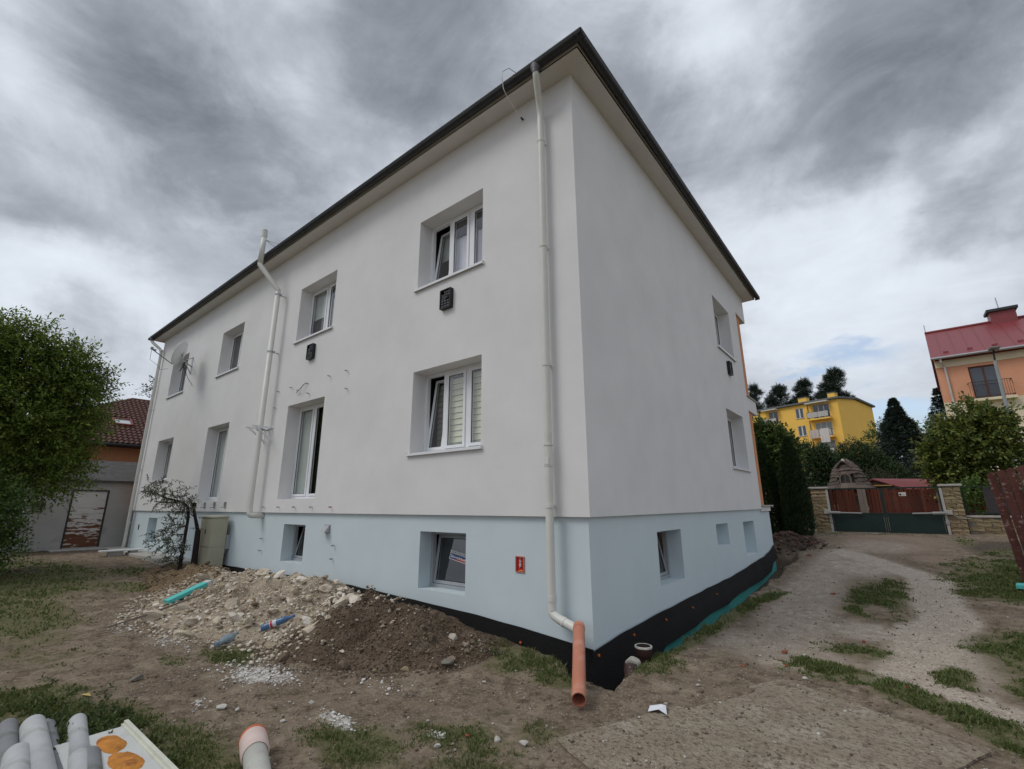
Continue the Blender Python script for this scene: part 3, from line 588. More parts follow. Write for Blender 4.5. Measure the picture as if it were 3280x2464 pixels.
M_BLIND_G = mat('grey_green_blind', (.50,.54,.51), .8, .05, 3); M_BLIND_B = mat('beige_pleated_blind', (.80,.77,.60), .85, .06, 4)
M_BLIND_D = mat('dark_blind', (.055,.055,.055), .8, .1, 3); M_LILAC = mat('lilac_reflection_curtain', (.86,.82,.92), .9, .06, 5); M_BLIND_S = mat('silver_blind', (.50,.52,.52), .7, .05, 3)  # lilac curtain colour also carries the sky's bright reflection in the panes
M_CURT = mat('dark_curtain', (.035,.034,.038), .9, .3, 9)
def recalc(o):
    bm = bmesh.new(); bm.from_mesh(o.data); bmesh.ops.recalc_face_normals(bm, faces=bm.faces[:]); bm.to_mesh(o.data); bm.free()
def window(mp, u0, u1, z0, z1, w, lights, fm=None, label=None, sillw=None, blinds=(), fr=.055, sash_w=.055, tilt_deg=7.5, inner_sill=True):
    """frame (part) > sash, pane, sill, blind (sub-parts); lights: list of (share, tilted, fixed)"""
    fm = fm or M_PVC; m = MB(); d = .07
    def bx(mb, a, b, fn=None):
        if fn: mb.box(a, b, lambda u,ww,z: mp(*fn(u,ww,z)))
        else: mb.box(a, b, lambda u,ww,z: mp(u,ww,z))
    bx(m, (u0,w,z0),(u0+fr,w+d,z1)); bx(m, (u1-fr,w,z0),(u1,w+d,z1)); bx(m, (u0+fr,w,z1-fr),(u1-fr,w+d,z1)); bx(m, (u0+fr,w,z0),(u1-fr,w+d,z0+fr))
    tot = sum(l[0] for l in lights); pos = [u0+fr*.5]
    for l in lights: pos.append(pos[-1]+(u1-u0-fr)*l[0]/tot)
    for p in pos[1:-1]: bx(m, (p-.036,w+.003,z0+fr),(p+.036,w+d-.003,z1-fr))
    frame = obj('window', m, fm, house, bevel=.004)
    if label: frame['label'] = label
    for i, l in enumerate(lights):
        a = pos[i]+(fr*.5 if i == 0 else .036); b = pos[i+1]-(fr*.5 if i == len(lights)-1 else .036); c, e = z0+fr, z1-fr
        sw = sash_w; g = .004
        ang = R(tilt_deg) if l[1] else 0
        def tl(u, ww, z, c=c, ang=ang):
            if not ang: return (u, ww, z)
            dz, dw = z-c, ww-(w+.02); return (u, w+.02+dw*math.cos(ang)+dz*math.sin(ang), c+dz*math.cos(ang)-dw*math.sin(ang))
        sm = MB(); wa, wb = w-.012, w+.045
        if l[1]: wa, wb = w+.015, w+.07
        bx(sm, (a+g,wa,c+g),(a+sw,wb,e-g), tl); bx(sm, (b-sw,wa,c+g),(b-g,wb,e-g), tl); bx(sm, (a+sw,wa,e-sw),(b-sw,wb,e-g), tl); bx(sm, (a+sw,wa,c+g),(b-sw,wb,c+sw), tl)
        obj('sash', sm, fm, frame, bevel=.004)
        pm = MB(); bx(pm, (a+sw-.004,wa+.022,c+sw-.004),(b-sw+.004,wa+.028,e-sw+.004), tl); recalc(obj('pane', pm, M_GLASS, frame))
        gk = MB(); t_ = .008
        for q in (((a+sw,wa+.012,c+sw),(a+sw+t_,wa+.021,e-sw)),((b-sw-t_,wa+.012,c+sw),(b-sw,wa+.021,e-sw)),((a+sw+t_,wa+.012,e-sw-t_),(b-sw-t_,wa+.021,e-sw)),((a+sw+t_,wa+.012,c+sw),(b-sw-t_,wa+.021,c+sw+t_))): bx(gk, q[0], q[1], tl)
        obj('gasket', gk, M_BLACK, frame)
        for bl in blinds:
            if bl[0] != i: continue
            _, kind, t0, t1, bm_ = bl; bb = MB(); za, zb = c+(e-c)*t0, c+(e-c)*t1; ww = w+.075 if not l[1] else w+.24
            if kind == 'pleat':
                k = max(2, int((zb-za)/.095)); st = (zb-za)/k
                for q in range(k): bx(bb, (a-.0,ww+.006,za+q*st+.004),(b,ww+.010,za+(q+1)*st), lambda u,w_,z,q=q: (u, w_+.016*(z-za-q*st)/st, z))
            elif kind == 'curtain':
                k = 10; st = (b-a)/k
                for q in range(k): bx(bb, (a+q*st,ww+.04,za),(a+(q+1)*st,ww+.05,zb), lambda u,w_,z: (u, w_+.012*math.sin(u*70), z))
            else: bx(bb, (a-.01,ww,za),(b+.01,ww+.006,zb))
            obj('blind', bb, bm_, frame)
    if sillw is not None:
        sm = MB(); t = .012
        def sl(u, ww, z): return mp(u, ww, z+(.03 if ww > 0 else 0)*(ww/.3))
        sm.box((u0-.045,-.045,z0-.045),(u1+.03,-.04,z0-.004), lambda u,ww,z: mp(u,ww,z))
        sm.box((u0-.045,-.0399,z0-.016),(u1+.03,sillw,z0-.004), lambda u,ww,z: mp(u,ww,z+(.02 if ww > .1 else 0)))
        sm.box((u0-.053,-.047,z0-.046),(u0-.046,.0,z0+.012), lambda u,ww,z: mp(u,ww,z)); sm.box((u1+.031,-.047,z0-.046),(u1+.038,.0,z0+.012), lambda u,ww,z: mp(u,ww,z))
        obj('sill', sm, M_PVC, frame)
    return frame
T, F_ = True, False
W = .28
window(fac, *FH[0], W, [(1,T),(1,F_),(1,F_)], sillw=.3, label='upper window at the corner with its left sash tilted open',
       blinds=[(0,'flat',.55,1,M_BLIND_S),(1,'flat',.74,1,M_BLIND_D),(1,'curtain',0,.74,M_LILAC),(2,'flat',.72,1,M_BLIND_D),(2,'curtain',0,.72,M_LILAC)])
window(fac, *FH[1], W, [(.9,T),(1,F_),(1,F_)], sillw=.3, label='lower window at the corner with pleated blinds',
       blinds=[(0,'pleat',0,.93,mat('dim_pleats',(.30,.285,.25),.9)),(1,'pleat',0,.93,M_BLIND_B),(2,'pleat',0,.96,M_BLIND_B)])
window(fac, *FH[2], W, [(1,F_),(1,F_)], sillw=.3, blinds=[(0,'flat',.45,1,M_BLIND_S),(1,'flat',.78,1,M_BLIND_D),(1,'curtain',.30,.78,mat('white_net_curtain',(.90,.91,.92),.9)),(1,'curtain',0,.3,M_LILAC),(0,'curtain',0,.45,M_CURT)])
window(fac, *FH[3], W, [(1,F_),(1.25,F_)], fr=.05, label='tall balcony door opening with grey green blind',
       blinds=[(0,'flat',0,1,M_BLIND_G),(1,'curtain',0,1,M_CURT)])
window(fac, *FH[4], W, [(1,F_),(1,F_)], sillw=.3, blinds=[(0,'flat',0,1,M_BLIND_D),(1,'flat',0,1,M_BLIND_D)])
window(fac, *FH[5], W, [(1,F_),(1,F_)], fr=.05, blinds=[(0,'flat',0,1,M_BLIND_S),(1,'flat',0,1,M_BLIND_S)])
window(fac, *FH[6], W, [(1,F_),(1,F_)], sillw=.3, blinds=[(0,'flat',.2,1,M_BLIND_D),(1,'flat',.2,1,M_BLIND_D)])
window(fac, *FH[7], W, [(1,F_),(1,F_)], sillw=.3, blinds=[(0,'flat',.1,1,M_BLIND_S),(1,'flat',.1,1,M_BLIND_S)])
window(gab, *GH[0], W, [(1,F_),(1,F_)], sillw=.3, blinds=[(0,'flat',.4,1,M_BLIND_S),(1,'flat',.4,1,M_BLIND_S)])
window(gab, *GH[1], W, [(1,F_),(1,F_)], sillw=.3, blinds=[(0,'flat',0,1,M_BLIND_D),(1,'flat',0,1,M_BLIND_D)])
pw = window(fac, -2.99, -2.015, -1.055, -.245, .28, [(1,T)], fm=M_PVCGREY, fr=.05, sash_w=.05, tilt_deg=8, label='grey cellar window tilted open with a sticker on its pane')
window(fac, -7.31, -6.43, -.96, -.23, .28, [(1,T)], fm=M_PVCGREY, fr=.05, sash_w=.05, tilt_deg=14)
window(gab, 2.04, 3.03, -1.01, -.255, .28, [(1,T)], fm=M_PVCGREY, fr=.05, sash_w=.05, tilt_deg=12)

# soffit, roof, gutters
OV = .31
m = MB()
m.quad((HL-OV,-OV,HT),(OV,-OV,HT),(OV,0,HT),(HL-OV,0,HT)); m.quad((0,0,HT),(OV,0,HT),(OV,HR+OV,HT),(0,HR+OV,HT)); m.quad((HL-OV,0,HT),(HL,0,HT),(HL,HR+OV,HT),(HL-OV,HR+OV,HT)); m.quad((HL,HR,HT),(0,HR,HT),(0,HR+OV,HT),(HL,HR+OV,HT))
m.box((HL-OV,-OV,HT),(OV,-OV+.02,HT+.12)); m.box((OV-.02,-OV+.02,HT),(OV,HR+OV,HT+.12)); m.box((HL-OV,-OV+.02,HT),(HL-OV+.02,HR+OV,HT+.12)); obj('soffit', m, M_SOFFIT, house)
m = MB(); e, zr, ze = OV+.05, HT+2.9, HT+.155; yc = HR/2
A, B, C_, D = (HL-e,-e,ze),(e,-e,ze),(e,HR+e,ze),(HL-e,HR+e,ze); P, Q = (HL+5.2,yc,zr),(-5.2,yc,zr)
m.quad(A,B,Q,P); m.quad(B,C_,Q); m.quad(C_,D,P,Q); m.quad(D,A,P); m.quad(*[(p[0],p[1],ze-.03) for p in (A,B,C_,D)])
for a, b in ((A,B),(B,C_),(C_,D),(D,A)): m.quad((*a[:2],ze-.03),(*b[:2],ze-.03),b,a)
M_ROOFD = mat('dark_green_black_roof', (.030,.040,.036), .5, .2, 6, .3, 30)
roof = obj('roof', m, M_ROOFD, house)
def gutter(a, b, out):
    """half-round gutter from a to b, hanging outside the fascia in direction out"""
    a, b, out = Vector(a), Vector(b), Vector(out); prof = []
    rr = .066
    for k in range(9):
        t = math.pi+math.pi*k/8; prof.append((rr+rr*math.cos(t), .005+rr*1.05*math.sin(t)))
    prof = [(p[0]+.005, p[1]) for p in prof]+[(2*rr+.012,.012),(2*rr-.004,.018)]
    m = MB(); n = len(prof)
    for p in (a, b):
        for o_, z_ in prof: m.v.append(tuple(p+out*o_+Vector((0,0,z_))))
    for i in range(n-1): m.f.append((i, i+1, n+i+1, n+i))
    L_ = (b-a).length; d = (b-a).normalized()
    g = obj('gutter', m, M_DARK, house, smooth=True)
    k = 0; s_ = 1.3
    while s_ < L_-.5:
        jm = MB(); p = a+d*s_
        for q in (p-d*.012, p+d*.012):
            for o_, z_ in prof[:10]: jm.v.append(tuple(q+out*(rr+.005+(o_-rr-.005)*1.07)+Vector((0,0,.005+(z_-.005)*1.07))))
        for i in range(9): jm.f.append((i, i+1, 10+i+1, 10+i))
        obj('gutter_clip', jm, M_SEAM, g); s_ += 1.05
    return g
zg = HT+.075
gutter((HL-OV-.12,-OV,zg),(OV+.14,-OV,zg),(0,-1,0)); gutter((OV,-OV-.14,zg),(OV,HR+OV+.1,zg),(1,0,0))
m = MB(); m.box((OV+.002,-OV-.145,zg-.07),(OV+.14,HR+OV+.1,zg-.068+.0)) if False else None
m = MB(); m.box((HL-OV-.14,-OV-.135,zg-.06),(HL-OV-.122,-OV,zg+.015)); m.box((OV,HR+OV+.101,zg-.06),(OV+.135,HR+OV+.115,zg+.015)); obj('gutter_end', m, M_DARK, house)
# dark drip edge between tiles and gutter
m = MB(); m.box((HL-e,-e-.06,ze-.035),(e+.06,-e-.002,ze-.012)); m.box((e+.002,-e,ze-.035),(e+.06,HR+e,ze-.012)); obj('drip_edge', m, M_ROOFD, house)

# downspouts
def collars(parent, p, zs, r):
    for z in zs:
        m = MB(); m.tube([(p[0],p[1],z-.02),(p[0],p[1],z+.02)], r+.006, 18); m.box((p[0]-.012,p[1]+.03,z-.012),(p[0]+.012,.0,z+.012)); obj('pipe_clamp', m, M_PIPE, parent)
def downspout(x, xo, zs, bottom, rr=.05, label=None):
    pts = arc([(xo,-OV-.065,HT+.0),(xo,-OV-.065,HT-.10),(x,-.10,HT-.46),(x,-.10,HT-.75)], .14, 6)+arc([(x,-.10,HT-.8)]+bottom, .16, 7)
    m = MB(); m.tube(pts, rr, 20); d = obj('downspout', m, M_PIPE, house, smooth=True)
    if label: d['label'] = label
    m = MB(); m.tube([(x,-.1,HT-.52),(x,-.1,HT-.44)], rr+.004, 18); obj('pipe_sleeve', m, M_PIPE, d, smooth=True)
    m = MB(); n = 16
    ring = lambda z, a, b: [(xo+a*math.cos(2*math.pi*k/n), -OV-.068+b*math.sin(2*math.pi*k/n), z) for k in range(n)]
    R_ = [ring(HT-.07,.054,.054), ring(HT-.02,.058,.058), ring(HT+.06,.115,.07), ring(HT+.085,.125,.07)]
    m.v += [p for r_ in R_ for p in r_]
    for i in range(3):
        for k in range(n): m.f.append((i*n+k, i*n+(k+1)%n, (i+1)*n+(k+1)%n, (i+1)*n+k))
    obj('outlet_funnel', m, mat('grey_outlet', (.10,.10,.115), .5), d, smooth=True)
    collars(d, (x,-.1), zs, rr); return d
ds = downspout(-.485, -.36, [5.36,3.62,1.90,.125], [(-.49,-.10,-1.0),(-.47,-.11,-1.08),(-.13,-.13,-1.17),(-.10,-.15,-1.19)], label='off white downspout at the corner, bending into an orange drain pipe')
m = MB(); m.tube([(-.485,-.1,.60),(-.485,-.1,.83)], .0565, 20); m.box((-.52,-.158,.62),(-.45,-.15,.70)); m.tube([(-.485,-.1,.85),(-.485,-.1,.87)], .058, 20); obj('inspection_sleeve', m, M_PIPE, ds, smooth=False)
m = MB(); m.tube([(-.487,-.1,-.93),(-.488,-.1,-.87)], .055, 20); obj('pipe_sleeve', m, M_PIPE, ds)
m = MB(); m.tube([(-.33,-.118,-1.117),(-.30,-.12,-1.125)], .055, 20); obj('pipe_sleeve', m, M_PIPE, ds)
M_KG = mat('orange_drain_pipe', (.50,.19,.115), .45, .06, 5, stain=((.62,.36,.28), 4, .5, .25))
a, b = Vector((-.125,-.125,-1.145)), Vector((.45,-1.115,-1.425)); d_ = (b-a).normalized()
m = MB(); m.tube([a, a+d_*.6, b], .0615, 28, cap=False); m.tube([b-d_*.0, b-d_*.5], .056, 28, cap=False)
rim = MB(); n = 28
rim.tube([b-d_*.012, b+d_*.004], .0625, n, cap=False); rim.tube([b+d_*.004, b+d_*.0045], [.0625,.0555], n, cap=False)
kg = obj('drain_pipe', m, M_KG, ds, smooth=True); obj('pipe_rim', rim, M_KG, ds)
m = MB(); m.tube([b-d_*.30, b-d_*.295], .055, 20); obj('pipe_shade_disc', m, M_BLACK, ds)  # black disc across the bore, painted as the shade inside the pipe
m = MB(); m.tube([a-d_*.02, a+d_*.06], .0645, 24); obj('pipe_socket', m, M_KG, ds, smooth=False)
downspout(-18.20, -18.55, [3.6,1.4,-.4], [(-18.2,-.1,-1.2),(-18.2,-.13,-1.3)], label='off white downspout at the far left corner')

# dimpled membrane, insulation board, fixing pegs
def membrane_mat():
    m = mat('dimpled_membrane', (.010,.010,.011), .45, .2, 4, spec=.35); nt = m.node_tree; b = nt.nodes['Principled BSDF']
    t = nt.nodes.new('ShaderNodeTexCoord'); sx = nt.nodes.new('ShaderNodeSeparateXYZ'); nt.links.new(t.outputs['Object'], sx.inputs[0])
    def ma(op, a, b_):
        n = nt.nodes.new('ShaderNodeMath'); n.operation = op
        for i, v in enumerate((a, b_)):
            if isinstance(v, (int, float)): n.inputs[i].default_value = v
            else: nt.links.new(v, n.inputs[i])
        return n.outputs[0]
    hx = ma('ADD', sx.outputs[0], sx.outputs[1]); w = 2*math.pi/.028
    s = ma('MULTIPLY', ma('SINE', ma('MULTIPLY', hx, w), 0), ma('SINE', ma('MULTIPLY', sx.outputs[2], w), 0))
    bp = nt.nodes.new('ShaderNodeBump'); bp.inputs['Strength'].default_value = 1.0; bp.inputs['Distance'].default_value = .012; nt.links.new(s, bp.inputs['Height']); nt.links.new(bp.outputs[0], b.inputs['Normal']); return m
M_MEM = membrane_mat()
def strip(mp, us, top, bot, w, wob=.012):
    m = MB(); n = len(us)
    for u in us:
        zt, zb = np.interp(u, *top)+(vnoise(u*3, 1.5, seed=8)-.5)*.02, (np.interp(u, *bot) if isinstance(bot, tuple) else bot)
        for k in range(7):
            z = zt+(zb-zt)*k/6; m.v.append(mp(u, w-wob*2*float(vnoise(u*2.2, z*2.5, seed=4))-(.035*max(0,k-2)/4), z))
    for i in range(n-1):
        for k in range(6): m.f.append((i*7+k, (i+1)*7+k, (i+1)*7+k+1, i*7+k+1))
    return m
memF = strip(fac, np.arange(-11.2, .031, .09), ([-11.2,-10.9,-10.4,-5,-3.3,-1.95,-1.1,0], [-1.12,-1.2,-1.235,-1.158,-1.2,-1.247,-1.30,-1.385]), -2.1, .035)
memG = strip(gab, np.arange(-.03, 10.1, .09), ([0,.8,1.8,3.65,5.85,8.8,9.5,10.1],[-1.385,-1.34,-1.31,-1.284,-1.254,-1.13,-1.06,-.93]), ([0,1.4,1.9,3,4,5,6,8,9.2,9.5,10.1],[-2.1,-2.1,-1.73,-1.72,-1.66,-1.68,-1.62,-1.60,-1.55,-1.38,-1.30]), .035)
memF.add(memG.v, memG.f)
mem = obj('dimpled_membrane', memF, M_MEM, house, smooth=True); mem['label'] = 'black dimpled damp proof membrane round the foot of the plinth'
m = MB(); m.box((-.049,.9,-2.2),(-.042,10.08,-1.35)); xps = obj('insulation_board', m, mat('turquoise_foam', (.10,.50,.47), .8, .08, 20, .3, 90), house); xps['label'] = 'turquoise foam board showing below the membrane'
M_PEG = mat('orange_peg', (.62,.13,.03), .5)
def peg(p, nrm):
    m = MB(); n = Vector(nrm); p = Vector(p); m.tube([p-n*.02, p+n*.006, p+n*.012], [.005,.016,.012], 10); obj('fixing_peg', m, M_PEG, mem)
for x, z in ((-2.15,-1.433),(-1.03,-1.464),(-3.3,-1.36),(-4.5,-1.33)): peg((x,.012,z),(0,-1,0))
for y, z in ((.04,-1.43),(.93,-1.403),(1.98,-1.417),(3.1,-1.439),(4.4,-1.42)): peg((-.01+.02,y,z),(1,0,0))
# ------------------------------------------------------------------ things fixed to the facade
def vent_cover(p, nrm, label):
    """black open vent cowl: frame, hood and grille bars"""
    t = thing('vent_cowl', p, label, 'vent', 'black vent cowls on the white walls'); n = Vector(nrm); u = Vector((0,0,1)).cross(n).normalized(); p = Vector(p)
    w, h, d = .125, .17, .075
    def bx(mb, a, b): mb.box(a, b, lambda x,y,z: tuple(p+u*x+n*y+Vector((0,0,z))))
    m = MB(); bx(m, (-w,-.005,-h),(-w+.02,d,h)); bx(m, (w-.02,-.005,-h),(w,d,h)); bx(m, (-w+.02,-.005,h-.02),(w-.02,d,h)); bx(m, (-w+.02,-.005,-h),(w-.02,d,-h+.02)); bx(m, (-w+.02,-.005,-h+.02),(w-.02,.012,h-.02)); obj('casing', m, M_BLACK, t, bevel=.004)
    m = MB(); a = [(-w+.02,.0,.06),(w-.02,.0,.06),(w-.02,.05,-.02),(-w+.02,.05,-.02)]
    for k in range(3):
        for q in range(3): bx(m, (-.09+k*.065,d-.02,-.14+q*.045),(-.045+k*.065,d-.012,-.115+q*.045))
    for k in range(3):
        for q in range(2): bx(m, (-.03+k*.045,d-.02,.06+q*.045),(.0+k*.045,d-.012,.085+q*.045))
    obj('grille', m, mat('grey_grille', (.10,.10,.105), .5), t)
    m = MB(); pts = [(-w+.025,.06,.10),(.06,.06,.02),(-w+.025,.06,-.05)]
    m.add([tuple(p+u*a_+n*b_+Vector((0,0,c_))) for a_, b_, c_ in pts]+[tuple(p+u*a_+n*.014+Vector((0,0,c_))) for a_, b_, c_ in pts], [(0,1,2),(5,4,3),(0,3,4,1),(1,4,5,2),(2,5,3,0)]); obj('baffle', m, M_BLACK, t)
    return t
vent_cover((-2.487,0,3.435), (0,-1,0), 'black vent cowl below the upper corner window')
vent_cover((-6.81,0,3.44), (0,-1,0), 'black vent cowl below the upper window beside the flue pipe')
vent_cover((0,7.35,3.45), (1,0,0), 'black vent cowl below the upper window of the gable')

# tall flue pipe with its offset round the gutter
t = thing('flue_pipe', (-8.47,-.2,-.05), 'tall off white flue pipe running up past the gutter', 'flue pipe')
lo = [(-8.42,0.02,-.06),(-8.42,-.2,-.06),(-8.47,-.2,.05)]
m = MB(); m.tube(arc([(-8.30,.06,-.07),(-8.42,-.2,-.06),(-8.47,-.2,.12)], .06, 4)+[(-8.47,-.2,5.32)], .062, 20); obj('riser', m, M_PIPE, t, smooth=True)
m = MB(); m.tube([(-8.47,-.2,5.29),(-8.47,-.2,5.37),(-8.90,-.55,6.09),(-8.90,-.55,6.17)], .062, 20); obj('offset', m, M_PIPE, t)
m = MB(); m.tube([(-8.90,-.55,6.12),(-8.88,-.55,6.95)], .062, 20); obj('stack', m, M_PIPE, t, smooth=True)
m = MB(); m.tube([(-8.882,-.55,6.86),(-8.88,-.55,7.0),(-8.88,-.55,7.01),(-8.88,-.55,7.04)], [.068,.068,.05,.05], 20); m.tube([(-8.88,-.55,7.04),(-8.88,-.55,7.08)], .058, 20); obj('cap', m, M_PIPE, t)
for z in (5.25, 3.75, 1.85): m = MB(); m.tube([(-8.47,-.2,z-.02),(-8.47,-.2,z+.02)], .069, 20); m.bar((-8.47,-.2,z),(-8.47,.0,z), .02, .02); m.bar((-8.47,-.14,z),(-8.36,-.14,z), .02, .02); obj('clamp', m, M_STEEL, t)
for dz in (0,): m = MB(); m.bar((-8.84,-.5,6.78),(-8.3,-.30,6.56), .022, .022); m.bar((-8.84,-.5,6.78),(-8.55,-.30,6.50), .022, .022); obj('stay', m, M_STEEL, t)
# console of two steel arms beside the flue
t = thing('wall_console', (-8.45,0,1.75), 'pair of white steel console arms crossing the flue pipe', 'bracket')
for x in (-8.66,-8.30): m = MB(); m.bar((x,0,1.9),(x,-.45,1.9), .03, .035); m.bar((x,0,1.62),(x,-.36,1.885), .025, .03); m.box((x-.02,-.012,1.58),(x+.02,0,1.95)); obj('arm', m, M_PVC, t)
m = MB(); m.bar((-8.72,-.012,1.90),(-8.24,-.012,1.90), .02, .035); obj('rail', m, M_PVC, t)

# satellite dish on a stand-off bracket in front of the far upper window
t = thing('satellite_dish', (-14.8,0,4.6), 'white satellite dish in front of the far left upper window', 'satellite dish')
M_DISH = mat('dish_white', (.74,.76,.76), .45, .03, 3)
dc = Vector((-13.95,-.62,4.78)); dn = Vector((-.55,-.77,.32)).normalized(); du = dn.cross(Vector((0,0,1))).normalized(); dv = du.cross(dn)
m = MB(); n = 28
for k in range(7):
    r = .37*k/6
    for q in range(n): a = 2*math.pi*q/n; m.v.append(tuple(dc+du*r*math.cos(a)+dv*r*1.08*math.sin(a)+dn*(.28*r*r-.05)))
for k in range(6):
    for q in range(n): m.f.append((k*n+q, k*n+(q+1)%n, (k+1)*n+(q+1)%n, (k+1)*n+q))
o = obj('reflector', m, M_DISH, t, smooth=True); sol = o.modifiers.new('solid', 'SOLIDIFY'); sol.thickness = .012
lb = dc-dv*.40; lt = dc+dn*.72-dv*.18
m = MB(); m.tube([lb, lt], .014, 8); obj('feed_arm', m, mat('dark_grey_metal', (.12,.12,.13), .5), t)
m = MB(); m.tube([lt, lt-dn*.12+dv*.01], .03, 10); m.box(tuple(lt-Vector((.05,.03,.0))), tuple(lt+Vector((.05,.03,.06)))); obj('feed_horn', m, M_PVCGREY, t)
m = MB(); m.tube([(-14.75,0,4.62),(-14.2,-.42,4.62),(-14.0,-.5,4.62)], .022, 10); m.tube([(-14.75,0,4.92),(-14.35,-.3,4.72)], .014, 8); m.tube([(-14.78,0,4.40),(-14.45,-.25,4.58)], .014, 8); m.box((-14.82,-.012,4.36),(-14.70,0,4.96)); m.tube([(-14.0,-.5,4.45),(-14.0,-.5,4.85)], .022, 10); m.tube([(-14.0,-.5,4.75), tuple(dc-dn*.04)], .025, 8); obj('bracket', m, M_STEEL, t)
m = MB()
for ph in (0,.5,1.0):
    m.tube([(-14.15+.10*math.cos(a)+.02*ph, -.42+.05*math.sin(a), 4.42+.16*math.sin(a)-.02*ph) for a in np.linspace(0,6.28,14)], .007, 6)
m.tube([(-14.2,-.4,4.5),(-14.1,-.3,4.2),(-14.15,-.2,4.05),(-14.3,-.05,3.95),(-14.35,-.01,3.9)], .007, 6)
m.tube([tuple(lt), tuple(lt+Vector((.02,0,-.35))), tuple(lt+Vector((.3,.15,-.55))), tuple(lt+Vector((.45,.2,-.7))), tuple(lt+Vector((.8,.3,-.72)))], .005, 6)
obj('cable', m, M_BLACK, t)

# utility cabinet and meter box
t = thing('utility_cabinet', (-10.25,-.35,-1.3), 'tall beige utility cabinet behind the young tree', 'cabinet')
M_CAB = mat('beige_cabinet', (.42,.40,.30), .55, .05, 4, stain=((.33,.31,.23), 3, .58, .2))
m = MB(); m.box((-10.6,-.40,-1.45),(-9.86,-.06,-.80)); obj('base', m, M_CAB, t, bevel=.006)
m = MB(); m.box((-10.585,-.395,-.797),(-9.875,-.06,-.135)); obj('body', m, M_CAB, t, bevel=.006)
m = MB(); m.box((-10.57,-.404,-.785),(-10.235,-.3955,-.15)); obj('door', m, M_CAB, t, bevel=.003)
m = MB(); m.box((-10.225,-.404,-.785),(-9.89,-.3955,-.15)); dr = obj('door', m, M_CAB, t, bevel=.003)
m = MB(); m.box((-10.21,-.418,-.50),(-10.19,-.4045,-.40)); obj('lock', m, M_BLACK, dr)
m = MB(); m.box((-10.62,-.43,-.132),(-9.85,-.04,-.085)); obj('lid', m, mat('beige_lid', (.50,.48,.38), .5), t, bevel=.015)
t = thing('meter_box', (-9.95,.05,-.9), 'small grey meter box on the blue plinth', 'meter box')
m = MB(); m.box((-10.06,-.05,-.86),(-9.88,.05,-.53)); obj('box', m, M_PVCGREY, t, bevel=.01)
m = MB(); m.tube([(-10.06,-.01,-.62),(-10.2,-.08,-.63),(-9.88+-.38,-.16,-.62)], .008, 6); m.tube([(-9.97,0,-.86),(-9.97,0,-.95)], .02, 8); obj('conduit', m, M_PVCGREY, t)

# red electrical box set into the plinth
t = thing('junction_box', (-1.056,.05,-.68), 'red recessed junction box with bare wires beside the downspout', 'electrical box')
M_RED = mat('red_plastic', (.42,.015,.012), .4, .06); x0, x1, z0, z1 = -1.125,-.987,-.68,-.49
m = MB(); k = .012
for a, b in (((x0,.035,z0),(x0+k,.049,z1)),((x1-k,.035,z0),(x1,.049,z1)),((x0+k,.035,z1-k),(x1-k,.049,z1)),((x0+k,.035,z0),(x1-k,.049,z0+k))): m.box(a, b)
obj('rim', m, mat('pale_red_rim', (.55,.16,.13), .5), t)
m = MB(); m.box((x0+k,.0485,z0+k),(x1-k,.0495,z1-k)); obj('back', m, M_RED, t)
m = MB()
for q, z in enumerate((-.56,-.59,-.61)): m.box((-1.062,.035,z),(-1.035,.0483,z+.018))
m.tube([(-1.05,.046,-.50),(-1.055,.04,-.54),(-1.045,.04,-.56)], .004, 6); m.tube([(-1.05,.042,-.60),(-1.06,.04,-.63)], .004, 6); obj('terminal', m, mat('pale_terminal', (.55,.53,.50), .5), t)
m = MB(); m.tube([(-1.07,.04,-.665),(-1.04,.04,-.655),(-1.01,.04,-.664)], .007, 6); obj('wire', m, mat('orange_wire', (.75,.30,.04), .5), t)
# sticker on the cellar pane: white top line, blue to red bar with pale lettering
t = thing('window_sticker', (-2.2,.35,-.65), 'white, blue and red printed sticker on the cellar window pane', 'sticker')
def stk(u, z, o): # plane of the tilted pane
    a = R(-9); ang = R(8); u *= 1.1; z = (z+.16)*.70; uu = -2.667+u*math.cos(a)-z*math.sin(a); zz = -.641+u*math.sin(a)+z*math.cos(a); c = -1.055+.05; dz = zz-c
    return (uu, .30+.012+dz*math.sin(ang)-o, c+dz*math.cos(ang))
m = MB(); m.quad(stk(0,-.16,.0),stk(.36,-.16,.0),stk(.36,.03,.0),stk(0,.03,.0)); obj('paper', m, mat('sticker_white', (.62,.62,.62), .5), t)
m = MB(); m.quad(stk(.012,-.145,.001),stk(.36,-.145,.001),stk(.36,-.035,.001),stk(.012,-.035,.001)); obj('blue_bar', m, mat('sticker_blue', (.05,.09,.22), .5), t)
m = MB(); m.quad(stk(.10,-.145,.0015),stk(.36,-.145,.0015),stk(.36,-.07,.0015),stk(.24,-.085,.0015)); obj('red_bar', m, mat('sticker_red', (.50,.05,.05), .5), t)
def text(body, size, mapf, o, m_, parent, name='lettering', bold=0):
    cu = bpy.data.curves.new('tmp', 'FONT'); cu.body = body; cu.size = size; cu.offset = bold; ob = bpy.data.objects.new('tmp', cu); COL.objects.link(ob)
    dg = bpy.context.evaluated_depsgraph_get(); me = bpy.data.meshes.new_from_object(ob.evaluated_get(dg)); mb = MB()
    mb.v = [mapf(v.co.x, v.co.y, o) for v in me.vertices]; mb.f = [tuple(p.vertices) for p in me.polygons]
    bpy.data.objects.remove(ob); bpy.data.curves.remove(cu); bpy.data.meshes.remove(me)
    return obj(name, mb, m_, parent)
text('Slovaktual', .078, lambda u,z,o: stk(.02+u, -.115+z, o), .003, mat('letter_white', (.8,.8,.8), .5), t, bold=.001)
m = MB()
